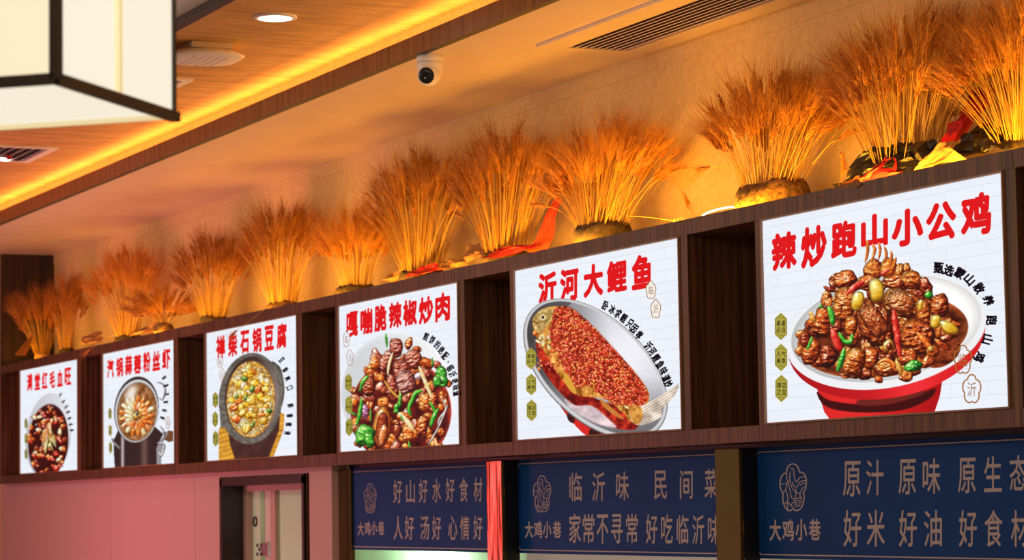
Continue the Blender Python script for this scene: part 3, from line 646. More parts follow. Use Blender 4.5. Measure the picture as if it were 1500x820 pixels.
    P.poly([Q(*p) for p in ((470, 600), (520, 640), (590, 700), (600, 720), (540, 690), (480, 640))], lambda x, y: C(196, 124, 50)+.5*np.sin(x*2+y)[..., None]*C(60, 46, 26), 1, 2)
    def tail(x, y): return C(206, 190, 172)+.5*np.sin(x*.9+y*1.5)[..., None]*C(50, 56, 60)+fbm(x*.1, y*.1, 2)[..., None]*C(80, 80, 80)
    P.poly([Q(*p) for p in ((632, 660), (700, 640), (790, 600), (920, 512), (890, 590), (820, 660), (820, 700), (760, 735), (700, 752), (650, 735))], tail, 1, 2)
    P.poly([Q(*p) for p in ((632, 650), (690, 640), (712, 690), (690, 745), (650, 730))], lambda x, y: C(206, 140, 60)+fbm(x*.2, y*.2, 8)[..., None]*C(80, 70, 50), 2, 3)
    return P

def dish_pork():
    P = Print(PX0[3], 250, 320); Q = lambda x, y: (490+x/4.205, 470+y/4.205)
    x, y = Q(392, 462)
    P.ell(x, y, 83, 93, -6, lambda x, y, p, q, r: C(222, 224, 228)+np.clip(p*.9+.3, -.5, 1)[..., None]*C(22, 20, 20)+np.clip((r-.95)*2, 0, .1)[..., None]*C(40, 40, 40), 1.2)
    P.ell(x, y+1, 78, 88, -6, lambda x, y, p, q, r: C(228, 229, 231)+np.clip(p+q*.2, -.8, .6)[..., None]*C(24, 22, 20), 2)
    x, y = Q(412, 560); P.ell(x, y, 74, 78, 0, lambda x, y, p, q, r: C(86, 16, 14)+fbm(x*.08, y*.08, 2)[..., None]*C(90, 30, 24)+np.clip(r-.9, 0, .1)[..., None]*C(900, 500, 300), 1.4)
    hp = [Q(*p) for p in ((120, 790), (105, 600), (110, 440), (160, 320), (230, 230), (300, 130), (370, 105), (470, 120), (560, 220), (680, 280), (710, 400), (690, 560), (640, 790))]
    heap(P, inpoly(hp), (*Q(100, 100), *Q(715, 800)), 110, (5, 10), (MEAT, PINK, DARK, MEAT, ORNG, PINK), 17, .7)
    for k, (a, b_, rx, ry, r, c_) in enumerate(((380, 160, 11, 13, 0, PINK), (410, 300, 11, 15, 0, PINK), (440, 380, 15, 17, -25, ((90, 30, 30), (170, 84, 74), (236, 180, 160))), (320, 250, 10, 16, 20, PINK), (250, 260, 8, 10, 0, ORNG), (490, 230, 12, 15, -20, PINK), (460, 140, 6, 11, 15, MEAT),
         (215, 410, 9, 13, 10, DARK), (350, 390, 8, 17, 5, PINK), (560, 500, 11, 14, 0, ORNG), (610, 500, 8, 14, 0, MEAT), (300, 500, 10, 8, 0, ORNG), (540, 650, 9, 17, 0, MEAT), (455, 680, 8, 14, 0, ORNG), (390, 670, 7, 13, 0, DARK), (190, 560, 5, 12, 0, ((90, 30, 60), (150, 70, 110), (220, 170, 200))), (575, 260, 10, 8, 20, MEAT), (520, 340, 7, 7, 0, ((140, 100, 100), (220, 190, 200), (255, 245, 255))))):
        x, y = Q(a, b_); P.blob(x, y, rx, ry, r, c_, .35, .28, .8, .25, 200+k)
    x, y = Q(296, 650); P.blob(x, y, 14.5, 31, 4, ORNG, .12, .1, .7, .08, 5); P.blob(x, y+2, 9, 24, 4, ((60, 10, 6), (120, 36, 14), (190, 80, 36)), .2, .1, .4, .1, 6); P.blob(x+1, y+12, 6, 17, 12, ((150, 60, 26), (226, 120, 60), (255, 190, 130)), .2, .2, .7, .1, 7)
    for pts, w, c_ in ((((525, 285), (560, 370), (600, 470)), 6, WHITE), (((400, 570), (450, 620), (485, 670)), 7.5, WHITE), (((360, 200), (340, 260), (330, 330)), 4, WHITE), (((310, 370), (360, 440), (400, 470), (405, 430)), 4, BONE), (((660, 470), (690, 540), (650, 600), (640, 640)), 3, ((80, 80, 70), (150, 150, 140), (240, 240, 236))), (((700, 520), (640, 660), (580, 760)), 2.6, ((90, 90, 80), (170, 170, 160), (250, 250, 246)))):
        P.tube([Q(*p) for p in pts], w, c_, .7)
    for pts, w in ((((170, 480), (160, 560), (140, 640)), 6.5), (((410, 450), (400, 520), (370, 560)), 6), (((480, 480), (460, 540), (470, 580)), 6), (((540, 430), (500, 450), (470, 520)), 7), (((590, 500), (620, 560), (600, 640)), 5), (((640, 545), (610, 600), (595, 650)), 7), (((210, 340), (180, 370), (160, 430)), 6), (((605, 225), (604, 280)), 3), (((318, 75), (325, 160)), 4), (((225, 540), (225, 620)), 3), (((95, 560), (135, 580)), 4), (((410, 580), (425, 620)), 3), (((460, 745), (470, 790)), 4)):
        P.tube([Q(*p) for p in pts], w, GREEN, .6)
    for a, b_, rx, ry, r in ((655, 330, 9, 14, 0), (670, 370, 9, 9, 0), (635, 375, 6, 8, 0), (190, 690, 13, 12, 20), (165, 730, 9, 9, 0), (215, 735, 7, 13, -10), (385, 540, 5, 8, 0)):
        x, y = Q(a, b_); P.blob(x, y, rx, ry, r, GREEN, .3, .2, .8, .25, a)
    return P

def dish_tofu():
    P = Print(PX0[2], 200, 290); Q = lambda x, y: (290+x/3.5625, 450+y/3.5625)
    wood = lambda x, y: C(212, 150, 48)+np.sin(y*.9+x*.25)[..., None]*C(16, 14, 8)+fbm(x*.1, y*.3, 2)[..., None]*C(40, 36, 20)
    P.poly([Q(*p) for p in ((108, 640), (150, 560), (430, 540), (455, 560), (450, 640), (400, 775), (370, 785), (110, 800))], wood, 1)
    P.poly([Q(*p) for p in ((150, 600), (430, 560), (425, 640), (370, 785), (195, 793), (170, 720))], lambda x, y: C(66, 40, 34)+fbm(x*.1, y*.1, 3)[..., None]*C(24, 18, 16), 1)
    stone = lambda x, y, p=0, q=0, r=0: C(104, 100, 92)+fbm(x*.25, y*.25, 4)[..., None]*C(40, 40, 40)
    P.poly([Q(*p) for p in ((380, 300), (415, 295), (440, 330), (455, 430), (440, 520), (400, 560))], lambda x, y: stone(x, y)*.86, 1, 3)
    P.poly([Q(*p) for p in ((112, 520), (118, 622), (136, 630), (160, 612), (180, 560))], stone, 1)
    x, y = Q(277, 475); P.ell(x, y, 47, 67, 5, stone, 1.2)
    x, y = Q(283, 470); P.ell(x, y, 39.5, 60, 3, lambda x, y, p, q, r: C(58, 44, 40)+np.clip(p, 0, 1)[..., None]*C(80, 78, 74), 1.5)
    x, y = Q(277, 480); P.ell(x, y, 35.5, 56, 2, lambda x, y, p, q, r: C(206, 150, 60)+fbm(x*.4, y*.4, 4)[..., None]*C(120, 120, 120), 1.2)
    YEL = ((150, 90, 6), (232, 164, 16), (255, 226, 90)); PAL = ((150, 120, 70), (220, 196, 130), (250, 240, 200))
    ins = lambda a, b_: ((a-x)/34)**2+((b_-y)/54)**2 < 1
    rg = random.Random(5)
    for k in range(240):
        t = rg.uniform(0, 6.283); rr = rg.uniform(.82, .98); P.blob(x+34*rr*math.cos(t), y+54*rr*math.sin(t), 1.8, 1.8, 0, rg.choice((PAL, PAL, ((90, 60, 30), (150, 110, 60), (210, 170, 110)))), .2, .3, .5, .2, k)
    heap(P, lambda a, b_: ((a-x)/29)**2+((b_-y)/47)**2 < 1, (x-34, y-54, x+34, y+54), 75, (4, 8.5), (YEL, YEL, ORNG, GARL, PAL), 8, .7)
    for a, b_, rx, ry in ((245, 372, 5, 3.5), (285, 425, 4, 6), (205, 465, 2.5, 5), (372, 540, 4.5, 4), (250, 470, 3, 5), (290, 610, 3, 5)):
        x, y = Q(a, b_); P.blob(x, y, rx, ry, 20, ((20, 50, 10), (60, 110, 30), (150, 190, 90)), .3, .3, .6, .2, a)
    return P

def dish_shrimp():
    P = Print(PX0[1], 160, 260); Q = lambda x, y: (140+x/3.907, 480+y/3.907)
    dk = lambda x, y: C(50, 34, 34)+np.exp(-((x-180)/2.2)**2)[..., None]*C(150, 146, 150)+np.exp(-((x-212)/5)**2)[..., None]*C(56, 46, 36)
    P.poly([Q(*p) for p in ((105, 640), (140, 560), (340, 560), (385, 600), (390, 640), (370, 795), (110, 800), (104, 700))], dk, 1)
    P.poly([Q(*p) for p in ((385, 610), (420, 585), (447, 590), (447, 650), (420, 655), (390, 640))], (110, 70, 44), 1)
    P.poly([Q(*p) for p in ((350, 690), (375, 630), (400, 600), (420, 598), (395, 640), (380, 720), (380, 790), (352, 790))], (150, 146, 150), 1)
    for pts in (((350, 310), (385, 320), (400, 360), (385, 410), (365, 400)), ((370, 560), (395, 600), (385, 640)), ((150, 700), (110, 660), (92, 625)), ((360, 660), (395, 670), (380, 730), (365, 715))): P.tube([Q(*p) for p in pts], 4.5, ((40, 36, 36), (110, 104, 104), (230, 230, 234)), .6)
    x, y = Q(236, 468); P.ell(x, y, 33, 49, 6, (58, 46, 44), 1.2); P.ell(x+.3, y+2, 31.5, 46, 6, (214, 216, 220), 1.2); P.ell(x+.6, y+3, 29.5, 43.5, 6, (128, 104, 84), 1.2)
    P.ell(x+1, y+3.5, 28, 41.5, 6, lambda x, y, p, q, r: C(150, 96, 54)+fbm(x*.2, y*.2, 2)[..., None]*C(80, 80, 80), 1.5)
    rg = random.Random(3); cx_, cy_ = x+.5, y+9
    for k in range(34):
        t = k*2*math.pi/17+(.18 if k > 16 else 0); rr = (.72, .45)[k > 16]
        P.blob(cx_+27*rr*math.cos(t), cy_+33*rr*math.sin(t), 8, 3.6, math.degrees(math.atan2(33*math.sin(t), 27*math.cos(t))), rg.choice((ORNG, ORNG, ((180, 80, 30), (236, 140, 66), (255, 220, 190)), WHITE)), .3, .3, .7, .2, k)
    P.blob(cx_, cy_, 7, 8, 0, BONE, .4, .3, .5, .3, 4); P.blob(cx_, cy_-3, 2.6, 4, 0, ((10, 8, 8), (60, 56, 56), (220, 220, 224)), .1)
    P.ell(x-8, y-24, 7, 12, 30, lambda x, y, p, q, r: C(236, 226, 216)*np.ones_like(x)[..., None], 8)
    return P

def dish_blood():
    P = Print(PX0[0], 130, 230); Q = lambda x, y: (x/2.415, 360+y/2.415)
    x, y = Q(172, 668); P.ell(x, y+2, 33, 62, 6, (150, 146, 150), 1.2); P.ell(x, y, 32, 62, 6, lambda x, y, p, q, r: C(214, 214, 220)+np.clip(p, -1, 1)[..., None]*C(20, 20, 20), 1.5)
    x, y = Q(172, 690); P.ell(x, y, 29.5, 54, 4, (62, 14, 14), 1.5)
    RD = ((60, 4, 6), (166, 20, 20), (236, 90, 60))
    heap(P, lambda a, b_: ((a-x)/28)**2+((b_-y)/52)**2 < 1, (x-30, y-54, x+30, y+54), 110, (2.6, 5.5), (RD, DARK, MEAT, RD, WHITE, ORNG), 21, .8)
    rg = random.Random(8)
    for k in range(26):
        t = rg.uniform(.6, 2.6); L = rg.uniform(12, 36); x0, y0 = x+rg.uniform(-3, 4), y-26+rg.uniform(0, 14)
        P.tube([(x0, y0), (x0+L*.5*math.cos(t), y0+L*math.sin(t))], rg.uniform(2, 3.2), rg.choice((WHITE, ((90, 100, 40), (170, 176, 90), (236, 236, 180)), PINK, ORNG)), .5, 0)
    for a, b_ in ((130, 635), (188, 575)): p = Q(a, b_); P.ell(p[0], p[1], 3, 4, 0, (50, 12, 16)); P.blob(p[0], p[1], 2.4, 3, 0, ((30, 8, 10), (80, 20, 24), (200, 170, 180)), .1)
    return P

def z_(off, s, L): return [(ch, off[0]+(x0+x1)/2/s, off[1]+(y0+y1)/2/s, (x1-x0)/s, (y1-y0)/s) for ch, x0, x1, y0, y1 in L]
TITLES = [z_((0, 360), 2.415, (('满', 95, 115, 450, 515), ('堂', 122, 142, 447, 512), ('红', 148, 168, 442, 508), ('毛', 175, 195, 440, 505), ('血', 202, 222, 435, 500), ('旺', 228, 252, 428, 495))),
  z_((140, 480), 3.907, (('汽', 65, 105, 175, 292), ('锅', 117, 158, 165, 285), ('蒜', 168, 210, 152, 275), ('蓉', 218, 262, 148, 270), ('粉', 272, 315, 132, 258), ('丝', 325, 370, 125, 250), ('虾', 380, 428, 112, 242))),
  z_((300, 440), 6.83, (('禅', 113, 205, 340, 590), ('柴', 233, 325, 318, 572), ('石', 353, 445, 290, 540), ('锅', 475, 570, 265, 530), ('豆', 595, 692, 240, 510), ('腐', 718, 820, 215, 490))),
  z_((480, 400), 3.038, (('嘎', 83, 135, 165, 288), ('嘣', 145, 200, 150, 278), ('脆', 207, 262, 133, 265), ('辣', 272, 330, 122, 250), ('椒', 335, 398, 110, 240), ('炒', 405, 470, 97, 232), ('肉', 478, 545, 80, 222))),
  z_((740, 340), 2.645, (('沂', 128, 200, 148, 283), ('河', 212, 285, 132, 275), ('大', 303, 380, 115, 258), ('鲤', 393, 472, 100, 240), ('鱼', 490, 572, 78, 228))),
  z_((1100, 240), 2.05, (('辣', 62, 138, 197, 325), ('炒', 150, 228, 178, 318), ('跑', 240, 318, 163, 290), ('山', 330, 412, 142, 258), ('小', 422, 518, 125, 255), ('公', 525, 617, 105, 240), ('鸡', 630, 722, 78, 225)))]
def arc(chars, pts, w, h, r0, r1):
    n_ = len(chars); return [(ch, x, y, w*(.3 if ch == ',' else 1), h*(.3 if ch == ',' else 1), r0+(r1-r0)*i/max(1, n_-1)) for i, (ch, (x, y)) in enumerate(zip(chars, pts)) if ch != ' ']
def along(chars, ctrl):
    L = smooth_line(ctrl, False, 12); d = np.cumsum([0]+[math.dist(a, b_) for a, b_ in zip(L, L[1:])]); out = []
    for i in range(len(chars)):
        t = d[-1]*i/(len(chars)-1); k = min(int(np.searchsorted(d, t)), len(L)-1); out.append(tuple(L[k]))
    return out
CAP = [arc('毛血旺鲜香麻辣', along('毛血旺鲜香麻辣', [(88.5, 578), (97, 596), (102, 614), (105, 630)]), 3.4, 7, 38, 80),
  arc('蒜香浓郁鲜嫩', along('蒜香浓郁鲜嫩', [(240.5, 553), (244.5, 572), (242, 594), (238, 612)]), 4.2, 8, 50, 110),
  arc('豆香爽口 鲜香嫩滑', along('豆香爽口 鲜香嫩滑', [(412.5, 527), (419, 545), (424, 568), (425.5, 592), (424, 614), (421, 634)]), 6, 10, 50, 95),
  arc('煎饼的绝配,临沂老味道', along('煎饼的绝配,临沂老味道', [(624, 493), (635, 499), (645, 510), (655, 527), (662, 545), (667, 562), (669.5, 576)]), 7.5, 13, 22, 80),
  arc('卧冰求鲤只因孝 沂河鲤鱼味道妙', along('卧冰求鲤只因孝 沂河鲤鱼味道妙', [(887, 447.5), (901, 456), (920, 471), (935, 489), (951, 508), (963, 527), (972, 543), (979, 562)]), 9, 14.5, 22, 66),
  arc('甄选蒙山散养跑山鸡', [(1375, 392.5), (1390, 396), (1406, 400), (1420.5, 409), (1434.5, 422), (1448, 440), (1452.5, 469), (1446.5, 497), (1435, 523)], 15, 17, 4, 118)]
BADGE = [((0, 360), 2.415, ((92, 628), (92, 682), (92, 736)), 4, 17), ((140, 480), 3.907, ((83, 490), (84, 588), (86, 686)), 4.6, 18), ((290, 450), 3.5625, ((91, 483), (90, 584), (92, 685)), 8, 24),
  ((490, 470), 4.205, ((86, 381), (88, 517), (90, 653)), 10, 27), ((760, 430), 3.904, ((69, 371), (71, 519), (73, 667)), 14.5, 32), ((1100, 240), 2.05, ((90, 488), (90.5, 581), (91.5, 674)), 18, 40.5)]
SEAL = [[], [(246, 619, 6, 19)], [(322.5, 530, 8, 18), (325.5, 549, 8, 19)], [(507.5, 497, 10, 24), (512.5, 524, 10, 25)], [(953.5, 425, 15, 27), (960.5, 452.5, 15, 28)], [(1410.5, 527, 26, 43), (1423.5, 570, 27, 43)]]
WHAT = ['menu lightbox picturing a white bowl of dark red stew at the far shelf end',
        'menu lightbox picturing a dark steel pot of shrimp under a glass lid',
        'menu lightbox picturing a grey stone pot of yellow tofu on a wooden board',
        'menu lightbox picturing stir-fried meat with green peppers heaped on a white plate',
        'menu lightbox picturing a chilli-covered whole fish on an oval steel plate',
        'menu lightbox picturing braised chicken heaped in a wide white and red bowl']
DISH = [dish_blood, dish_shrimp, dish_tofu, dish_pork, dish_fish, dish_chicken]
FLOWER = [(math.cos(a)*(.80+.2*abs(math.cos(2.5*(a-math.pi/2)))**.7), math.sin(a)*(.80+.2*abs(math.cos(2.5*(a-math.pi/2)))**.7)) for a in np.linspace(0, 2*math.pi, 61)[:-1]]
for i in range(6):
    x = PX0[i]
    t = thing('menu_lightbox', (x+.6, .05, Z0), WHAT[i], 'sign', 'lit menu panels along the shelf')
    MB().box(x+.004, x+1.196, 0, .10, Z0+.004, Z0+.596).put('panel', M['sheet'], t)
    b = MB(); e = .005
    b.box(x-.003, x+1.203, -.006, .012, Z0+.597, Z0+.602); b.box(x-.003, x+1.203, -.006, .012, Z0-.002, Z0+.003)
    b.box(x-.003, x+.002, -.006, .012, Z0+.003, Z0+.597); b.box(x+1.198, x+1.203, -.006, .012, Z0+.003, Z0+.597); b.put('frame', M['rim'], t)
    sk = [-.17, -.175, -.18, -.18, -.185, -.185][i]
    letters('title_lettering', [(c_, cx_, cy_, w_, h_-abs(sk)*w_, 0) for c_, cx_, cy_, w_, h_ in TITLES[i]], -.0008, M['title'], t, .058, sk)
    DISH[i]().build(t)
    letters('caption_lettering', CAP[i], -.0022, M['ink'], t, .06)
    off, s_, cs, bw, bh = BADGE[i]
    for k, (bx, by) in enumerate(cs):
        X_, Y_ = off[0]+bx/s_, off[1]+by/s_
        hexa = [(0, -.5), (.5, -.29), (.5, .29), (0, .5), (-.5, .29), (-.5, -.29)]
        g = MB().poly([at(X_+bw*p, Y_+bh*q, Y=-.0020) for p, q in hexa]).put('badge', M['olive'], t)
        tx = ('桌桌必点', '人气美食', '镇店之宝')[k]; b = MB(); ribbon(b, [(X_+bw*.86*p, Y_+bh*.88*q) for p, q in hexa], .5, -.0024, True)
        for yy in (-.31, .31): ribbon(b, [(X_-bw*.2, Y_+bh*yy), (X_+bw*.2, Y_+bh*yy)], .6, -.0024)
        b.put('badge_line', M['ink'], t)
        letters('badge_lettering', [(tx[q], X_+bw*(-.2 if q % 2 == 0 else .2), Y_+bh*(-.12 if q < 2 else .12), bw*.34, bh*.21, 0) for q in range(4)], -.0024, M['ink'], t, .02)
    for k, (X_, Y_, w_, h_) in enumerate(SEAL[i]):
        pts = [(X_+w_/2*p, Y_-h_/2*q) for p, q in FLOWER]
        if i == 4: MB().poly([at(a, b_, Y=-.0026) for a, b_ in pts]).put('seal_ground', M['sealwhite'], t)
        b = MB(); ribbon(b, pts, max(.7, w_*.075), -.0028, True); b.put('seal_outline', M['seal'], t)
        letters('seal_lettering', [('临沂'[k], X_, Y_, w_*.48, h_*.46, 0)], -.0028, M['seal'], t, .005)

# ================================================================ blue signboards under the shelf
YS = .094
def sign(x0, x1, label, rows, name_items, logo_c, logo_s, border):
    t = thing('blue_signboard', ((x0+x1)/2, YS+.005, Z0-.065), label, 'sign', 'blue signboards under the shelf')
    MB().box(x0, x1, YS, YS+.014, Z0-.396, Z0-.063, .0015).put('board', M['sign'], t)
    for it in rows: letters('slogan_character', [it], YS-.0008, M['signtext'], t, .015, -.03)
    letters('name_lettering', name_items, YS-.0008, M['signtext'], t, .03, 0)
    # blossom outline with a hen drawn in lines; traced once on the nearest board's plane
    b = MB(); base = at(1161, 713, Y=YS); tgt = at(*logo_c, Y=YS)
    def mp(q):
        p = at(1120+q[0]/6.31, 670+q[1]/6.31, Y=YS-.0008); d = p-base; return (tgt[0]+d[0]*logo_s, p[1], tgt[2]+d[2]*logo_s)
    out = [(203, 140), (206, 108), (225, 75), (260, 58), (295, 72), (315, 105), (322, 132), (350, 138), (378, 170), (386, 220), (380, 280), (358, 332), (365, 348), (362, 400), (345, 455), (315, 484), (285, 488), (262, 476), (235, 490), (205, 480), (180, 440), (168, 390), (170, 337), (150, 290), (142, 238), (150, 190), (175, 152)]
    ribbon(b, smooth_line(out, True, 3), 11, YS, True, mp)
    for ln in (((205, 140), (207, 200), (235, 300), (258, 378), (345, 368)), ((238, 108), (252, 98), (268, 112), (272, 165), (292, 225), (330, 182), (376, 180)), ((240, 130), (232, 180), (240, 240), (262, 292), (300, 325), (335, 322), (345, 290), (374, 270)), ((258, 225), (270, 262), (300, 270), (330, 222), (382, 212)), ((332, 262), (350, 236), (384, 245)), ((148, 245), (200, 240), (232, 215)),
               ((170, 330), (195, 290), (207, 245)), ((195, 300), (212, 350), (210, 400), (176, 440)), ((290, 288), (290, 335), (275, 398), (236, 445)), ((328, 322), (330, 370), (350, 412)), ((182, 430), (210, 405), (240, 440), (270, 472)), ((210, 405), (214, 478)), ((285, 462), (280, 422), (300, 395), (326, 406), (325, 440), (305, 450), (297, 428), (310, 414))):
        ribbon(b, smooth_line(ln, False, 5), 8, YS, False, mp)
    b.put('logo', M['signtext'], t)
    # thin rounded border line
    (z0, z1, xa, xb), r = border, .03; b = MB(); pts = []
    for cx_, cz, a0 in ((xb-r, z1-r, 0), (xa+r, z1-r, 90), (xa+r, z0+r, 180), (xb-r, z0+r, 270)):
        for k in range(7): a = math.radians(a0+15*k); pts.append((cx_+r*math.cos(a), cz+r*math.sin(a)))
    ribbon(b, pts, .0036, YS, True, lambda q: (q[0], YS-.0008, q[1])); b.put('border_line', M['signtext'], t)
    return t
def row(off, s, y, w, h, L): return [(ch, off[0]+x/s, off[1]+(y if isinstance(y, (int, float)) else y[k])/s, w/s, h/s, 0) for k, (ch, x) in enumerate(L)]
o1, s1 = (480, 640), 4.557
sign(-9.26, -7.60, 'blue signboard third from the right, purple in the red light, starting 好山好水好食材',
  row(o1, s1, (362, 363, 357, 356, 353, 352, 349), 58, 160, (('好', 467), ('山', 553), ('好', 638), ('水', 727), ('好', 817), ('食', 908), ('材', 1003))) +
  row(o1, s1, 606, 60, 160, (('人', 470), ('好', 545), ('汤', 648), ('好', 727), ('心', 835), ('情', 915), ('好', 1003))),
  row(o1, s1, (612, 610, 608, 607), 40, 92, (('大', 220), ('鸡', 265), ('小', 310), ('巷', 357))), (542, 729), .86, (Z0-.384, Z0-.078, -9.175, -7.62))
o2, s2 = (740, 640), 3.947
sign(-7.590, -5.94, 'blue signboard in the middle of the three, starting 临沂味 民间菜',
  row(o2, s2, (288, 287, 283, 277, 274, 268), 74, 168, (('临', 408), ('沂', 540), ('味', 678), ('民', 898), ('间', 1047), ('菜', 1190))) +
  row(o2, s2, (527, 528, 532, 530, 528, 531, 530, 533, 535, 537), 68, 170, (('家', 404), ('常', 482), ('不', 563), ('寻', 646), ('常', 733), ('好', 847), ('吃', 935), ('临', 1026), ('沂', 1116), ('味', 1206))),
  row(o2, s2, (535, 535, 535, 534), 48, 98, (('大', 138), ('鸡', 190), ('小', 243), ('巷', 300))), (793.5, 722.7), .93, (Z0-.384, Z0-.078, -7.572, -5.96))
o3, s3 = (1060, 620), 3.409
sign(-5.925, -3.6, 'blue signboard nearest the right edge, starting 原汁 原味 原生态',
  row(o3, s3, (277, 270, 267, 263, 260, 253, 246), 88, 178, (('原', 640), ('汁', 755), ('原', 917), ('味', 1038), ('原', 1215), ('生', 1345), ('态', 1472))) +
  row(o3, s3, 524, 90, 184, (('好', 643), ('米', 760), ('好', 920), ('油', 1045), ('好', 1220), ('食', 1348), ('材', 1480))),
  row(o3, s3, (533, 532, 531, 530), 58, 108, (('大', 258), ('鸡', 322), ('小', 388), ('巷', 455))), (1161, 713), 1.0, (Z0-.384, Z0-.078, -5.893, -3.65))

# ================================================================ paper lantern close to the camera
e1 = Vector((-.7376, .6752, 0)); e2 = Vector((-.6752, -.7376, 0)); up = Vector((0, 0, 1))
cl = Vector((-2.3646, -3.0439, Z0+.3516)); LS, LH = .385, .56
t = thing('paper_lantern', cl+(e1+e2)*LS/2, 'square cream paper lantern with dark wooden frame hanging close at the upper left', 'lantern')
R3 = Matrix((e1, e2, up)).transposed().to_4x4()
def lb(b, u, v, w, su, sv, sw): b.mbox(Matrix.Translation(cl+e1*u+e2*v+up*w) @ R3, su, sv, sw, .001); return b
fr = .0125
for nm, u, v, su, sv, mt in (('side_panel', LS/2, .006, LS-.01, .004, 'lantern_panel'), ('side_panel', LS/2, LS-.006, LS-.01, .004, 'lantern_panel'), ('side_panel', .006, LS/2, .004, LS-.01, 'lantern_panel_warm'), ('side_panel', LS-.006, LS/2, .004, LS-.01, 'lantern_panel_warm')):
    lb(MB(), u, v, LH/2, su, sv, LH-.01).put(nm, M[mt], t)
lb(MB(), LS/2, LS/2, .006, LS-.012, LS-.012, .004).put('bottom_panel', M['lantern_panel'], t)
b = MB()
for u in (0, LS):
    for v in (0, LS):
        if (u, v) != (LS, 0): lb(b, u, v, LH/2, fr, fr, LH)
lb(b, LS-.003, .003, LH/2, .006, .006, LH)
lb(b, LS/2, 0, 0, LS, fr, fr); lb(b, 0, LS/2, 0, fr, LS, fr)
for v in (0, LS): lb(b, LS/2, v, LH, LS, fr, fr)
for u in (0, LS): lb(b, u, LS/2, LH, fr, LS, fr)
b.put('frame', M['lantern_frame'], t)
b = MB(); lb(b, LS/2, LS-.004, .001, LS-.02, .006, .006); lb(b, LS-.004, LS/2, .001, .006, LS-.02, .006); b.put('lower_rail', M['lantern_bar'], t)
lb(MB(), LS*.5, .001, LH/2, .010, .008, LH-fr).put('mullion', M['lantern_bar'], t)
lb(MB(), .001, LS*.5, LH/2, .008, .010, LH-fr).put('mullion', M['lantern_bar'], t)
cc = cl+(e1+e2)*LS/2
MB().tube([cc+up*(LH-.003), (cc.x, cc.y, Z0+1.345)], .005).put('cord', M['black'], t)
b = MB(); lb(b, LS/2, LS/2, LH, LS, .012, .012); lb(b, LS/2, LS/2, LH, .012, LS, .012); b.put('hanger', M['lantern_frame'], t)

# white ring lamp lying against the wall on top of the shelf, only its crown shows
rc = (-6.085, .10, Z0+.651+.020)
t = thing('ring_lamp', (rc[0], rc[1], Z0+.651), 'thin white glowing ring standing on the shelf top left of the clay-footed wheat bunch', 'lamp')
e = [(rc[0]+.06*math.cos(a), rc[1]+.02*math.cos(a)+.03*math.sin(a), rc[2]+.017*math.sin(a)) for a in np.linspace(0, 2*math.pi, 41)[:-1]]
MB().tube(e, .0028, 8, True).put('tube', M['ring'], t, True)
MB().box(rc[0]-.02, rc[0]+.02, rc[1]-.015, rc[1]+.015, Z0+.651, Z0+.655, .001).put('foot', M['white'], t)

# ================================================================ wheat bunches on the shelf
ZT = Z0+.651
def arr_mesh(name, parts, m):
    vs2, fs2, o = [], [], 0
    for V, F in parts: vs2.append(V); fs2 += [tuple(i+o for i in f) for f in F]; o += len(V)
    me = bpy.data.meshes.new(name); me.from_pydata(np.concatenate(vs2).tolist(), [], fs2); me.update(); me.materials.append(m); return me
def tube_np(pts, r, seg=4):
    P = np.array(pts, float); n = len(P); V, F = [], []
    for i in range(n):
        tg = P[min(i+1, n-1)]-P[max(i-1, 0)]; tg = tg/np.linalg.norm(tg); a = np.cross(tg, [0, 1, 0.01]); a /= np.linalg.norm(a); b_ = np.cross(tg, a)
        for k in range(seg): u = 2*math.pi*k/seg; V.append(P[i]+r[i]*(a*math.cos(u)+b_*math.sin(u)))
    for i in range(n-1):
        for k in range(seg): F.append((i*seg+k, i*seg+(k+1) % seg, (i+1)*seg+(k+1) % seg, (i+1)*seg+k))
    return np.array(V), F
def stem_var(bow, wob):
    L = np.linspace(0, 1, 9); pts = [(bow*(t_**2.2-t_)+wob*math.sin(t_*7)*.012, wob*math.sin(t_*5+1)*.010-wob*math.sin(1)*.010, t_) for t_ in L]
    return pts
STEMS = [stem_var(b_, w_) for b_, w_ in ((.02, .5), (.05, -.6), (.08, .7), (.12, -.4), (.17, .5), (.25, .3))]
STEM_NP = [tube_np(p, np.linspace(.0050, .0036, 9)) for p in STEMS]
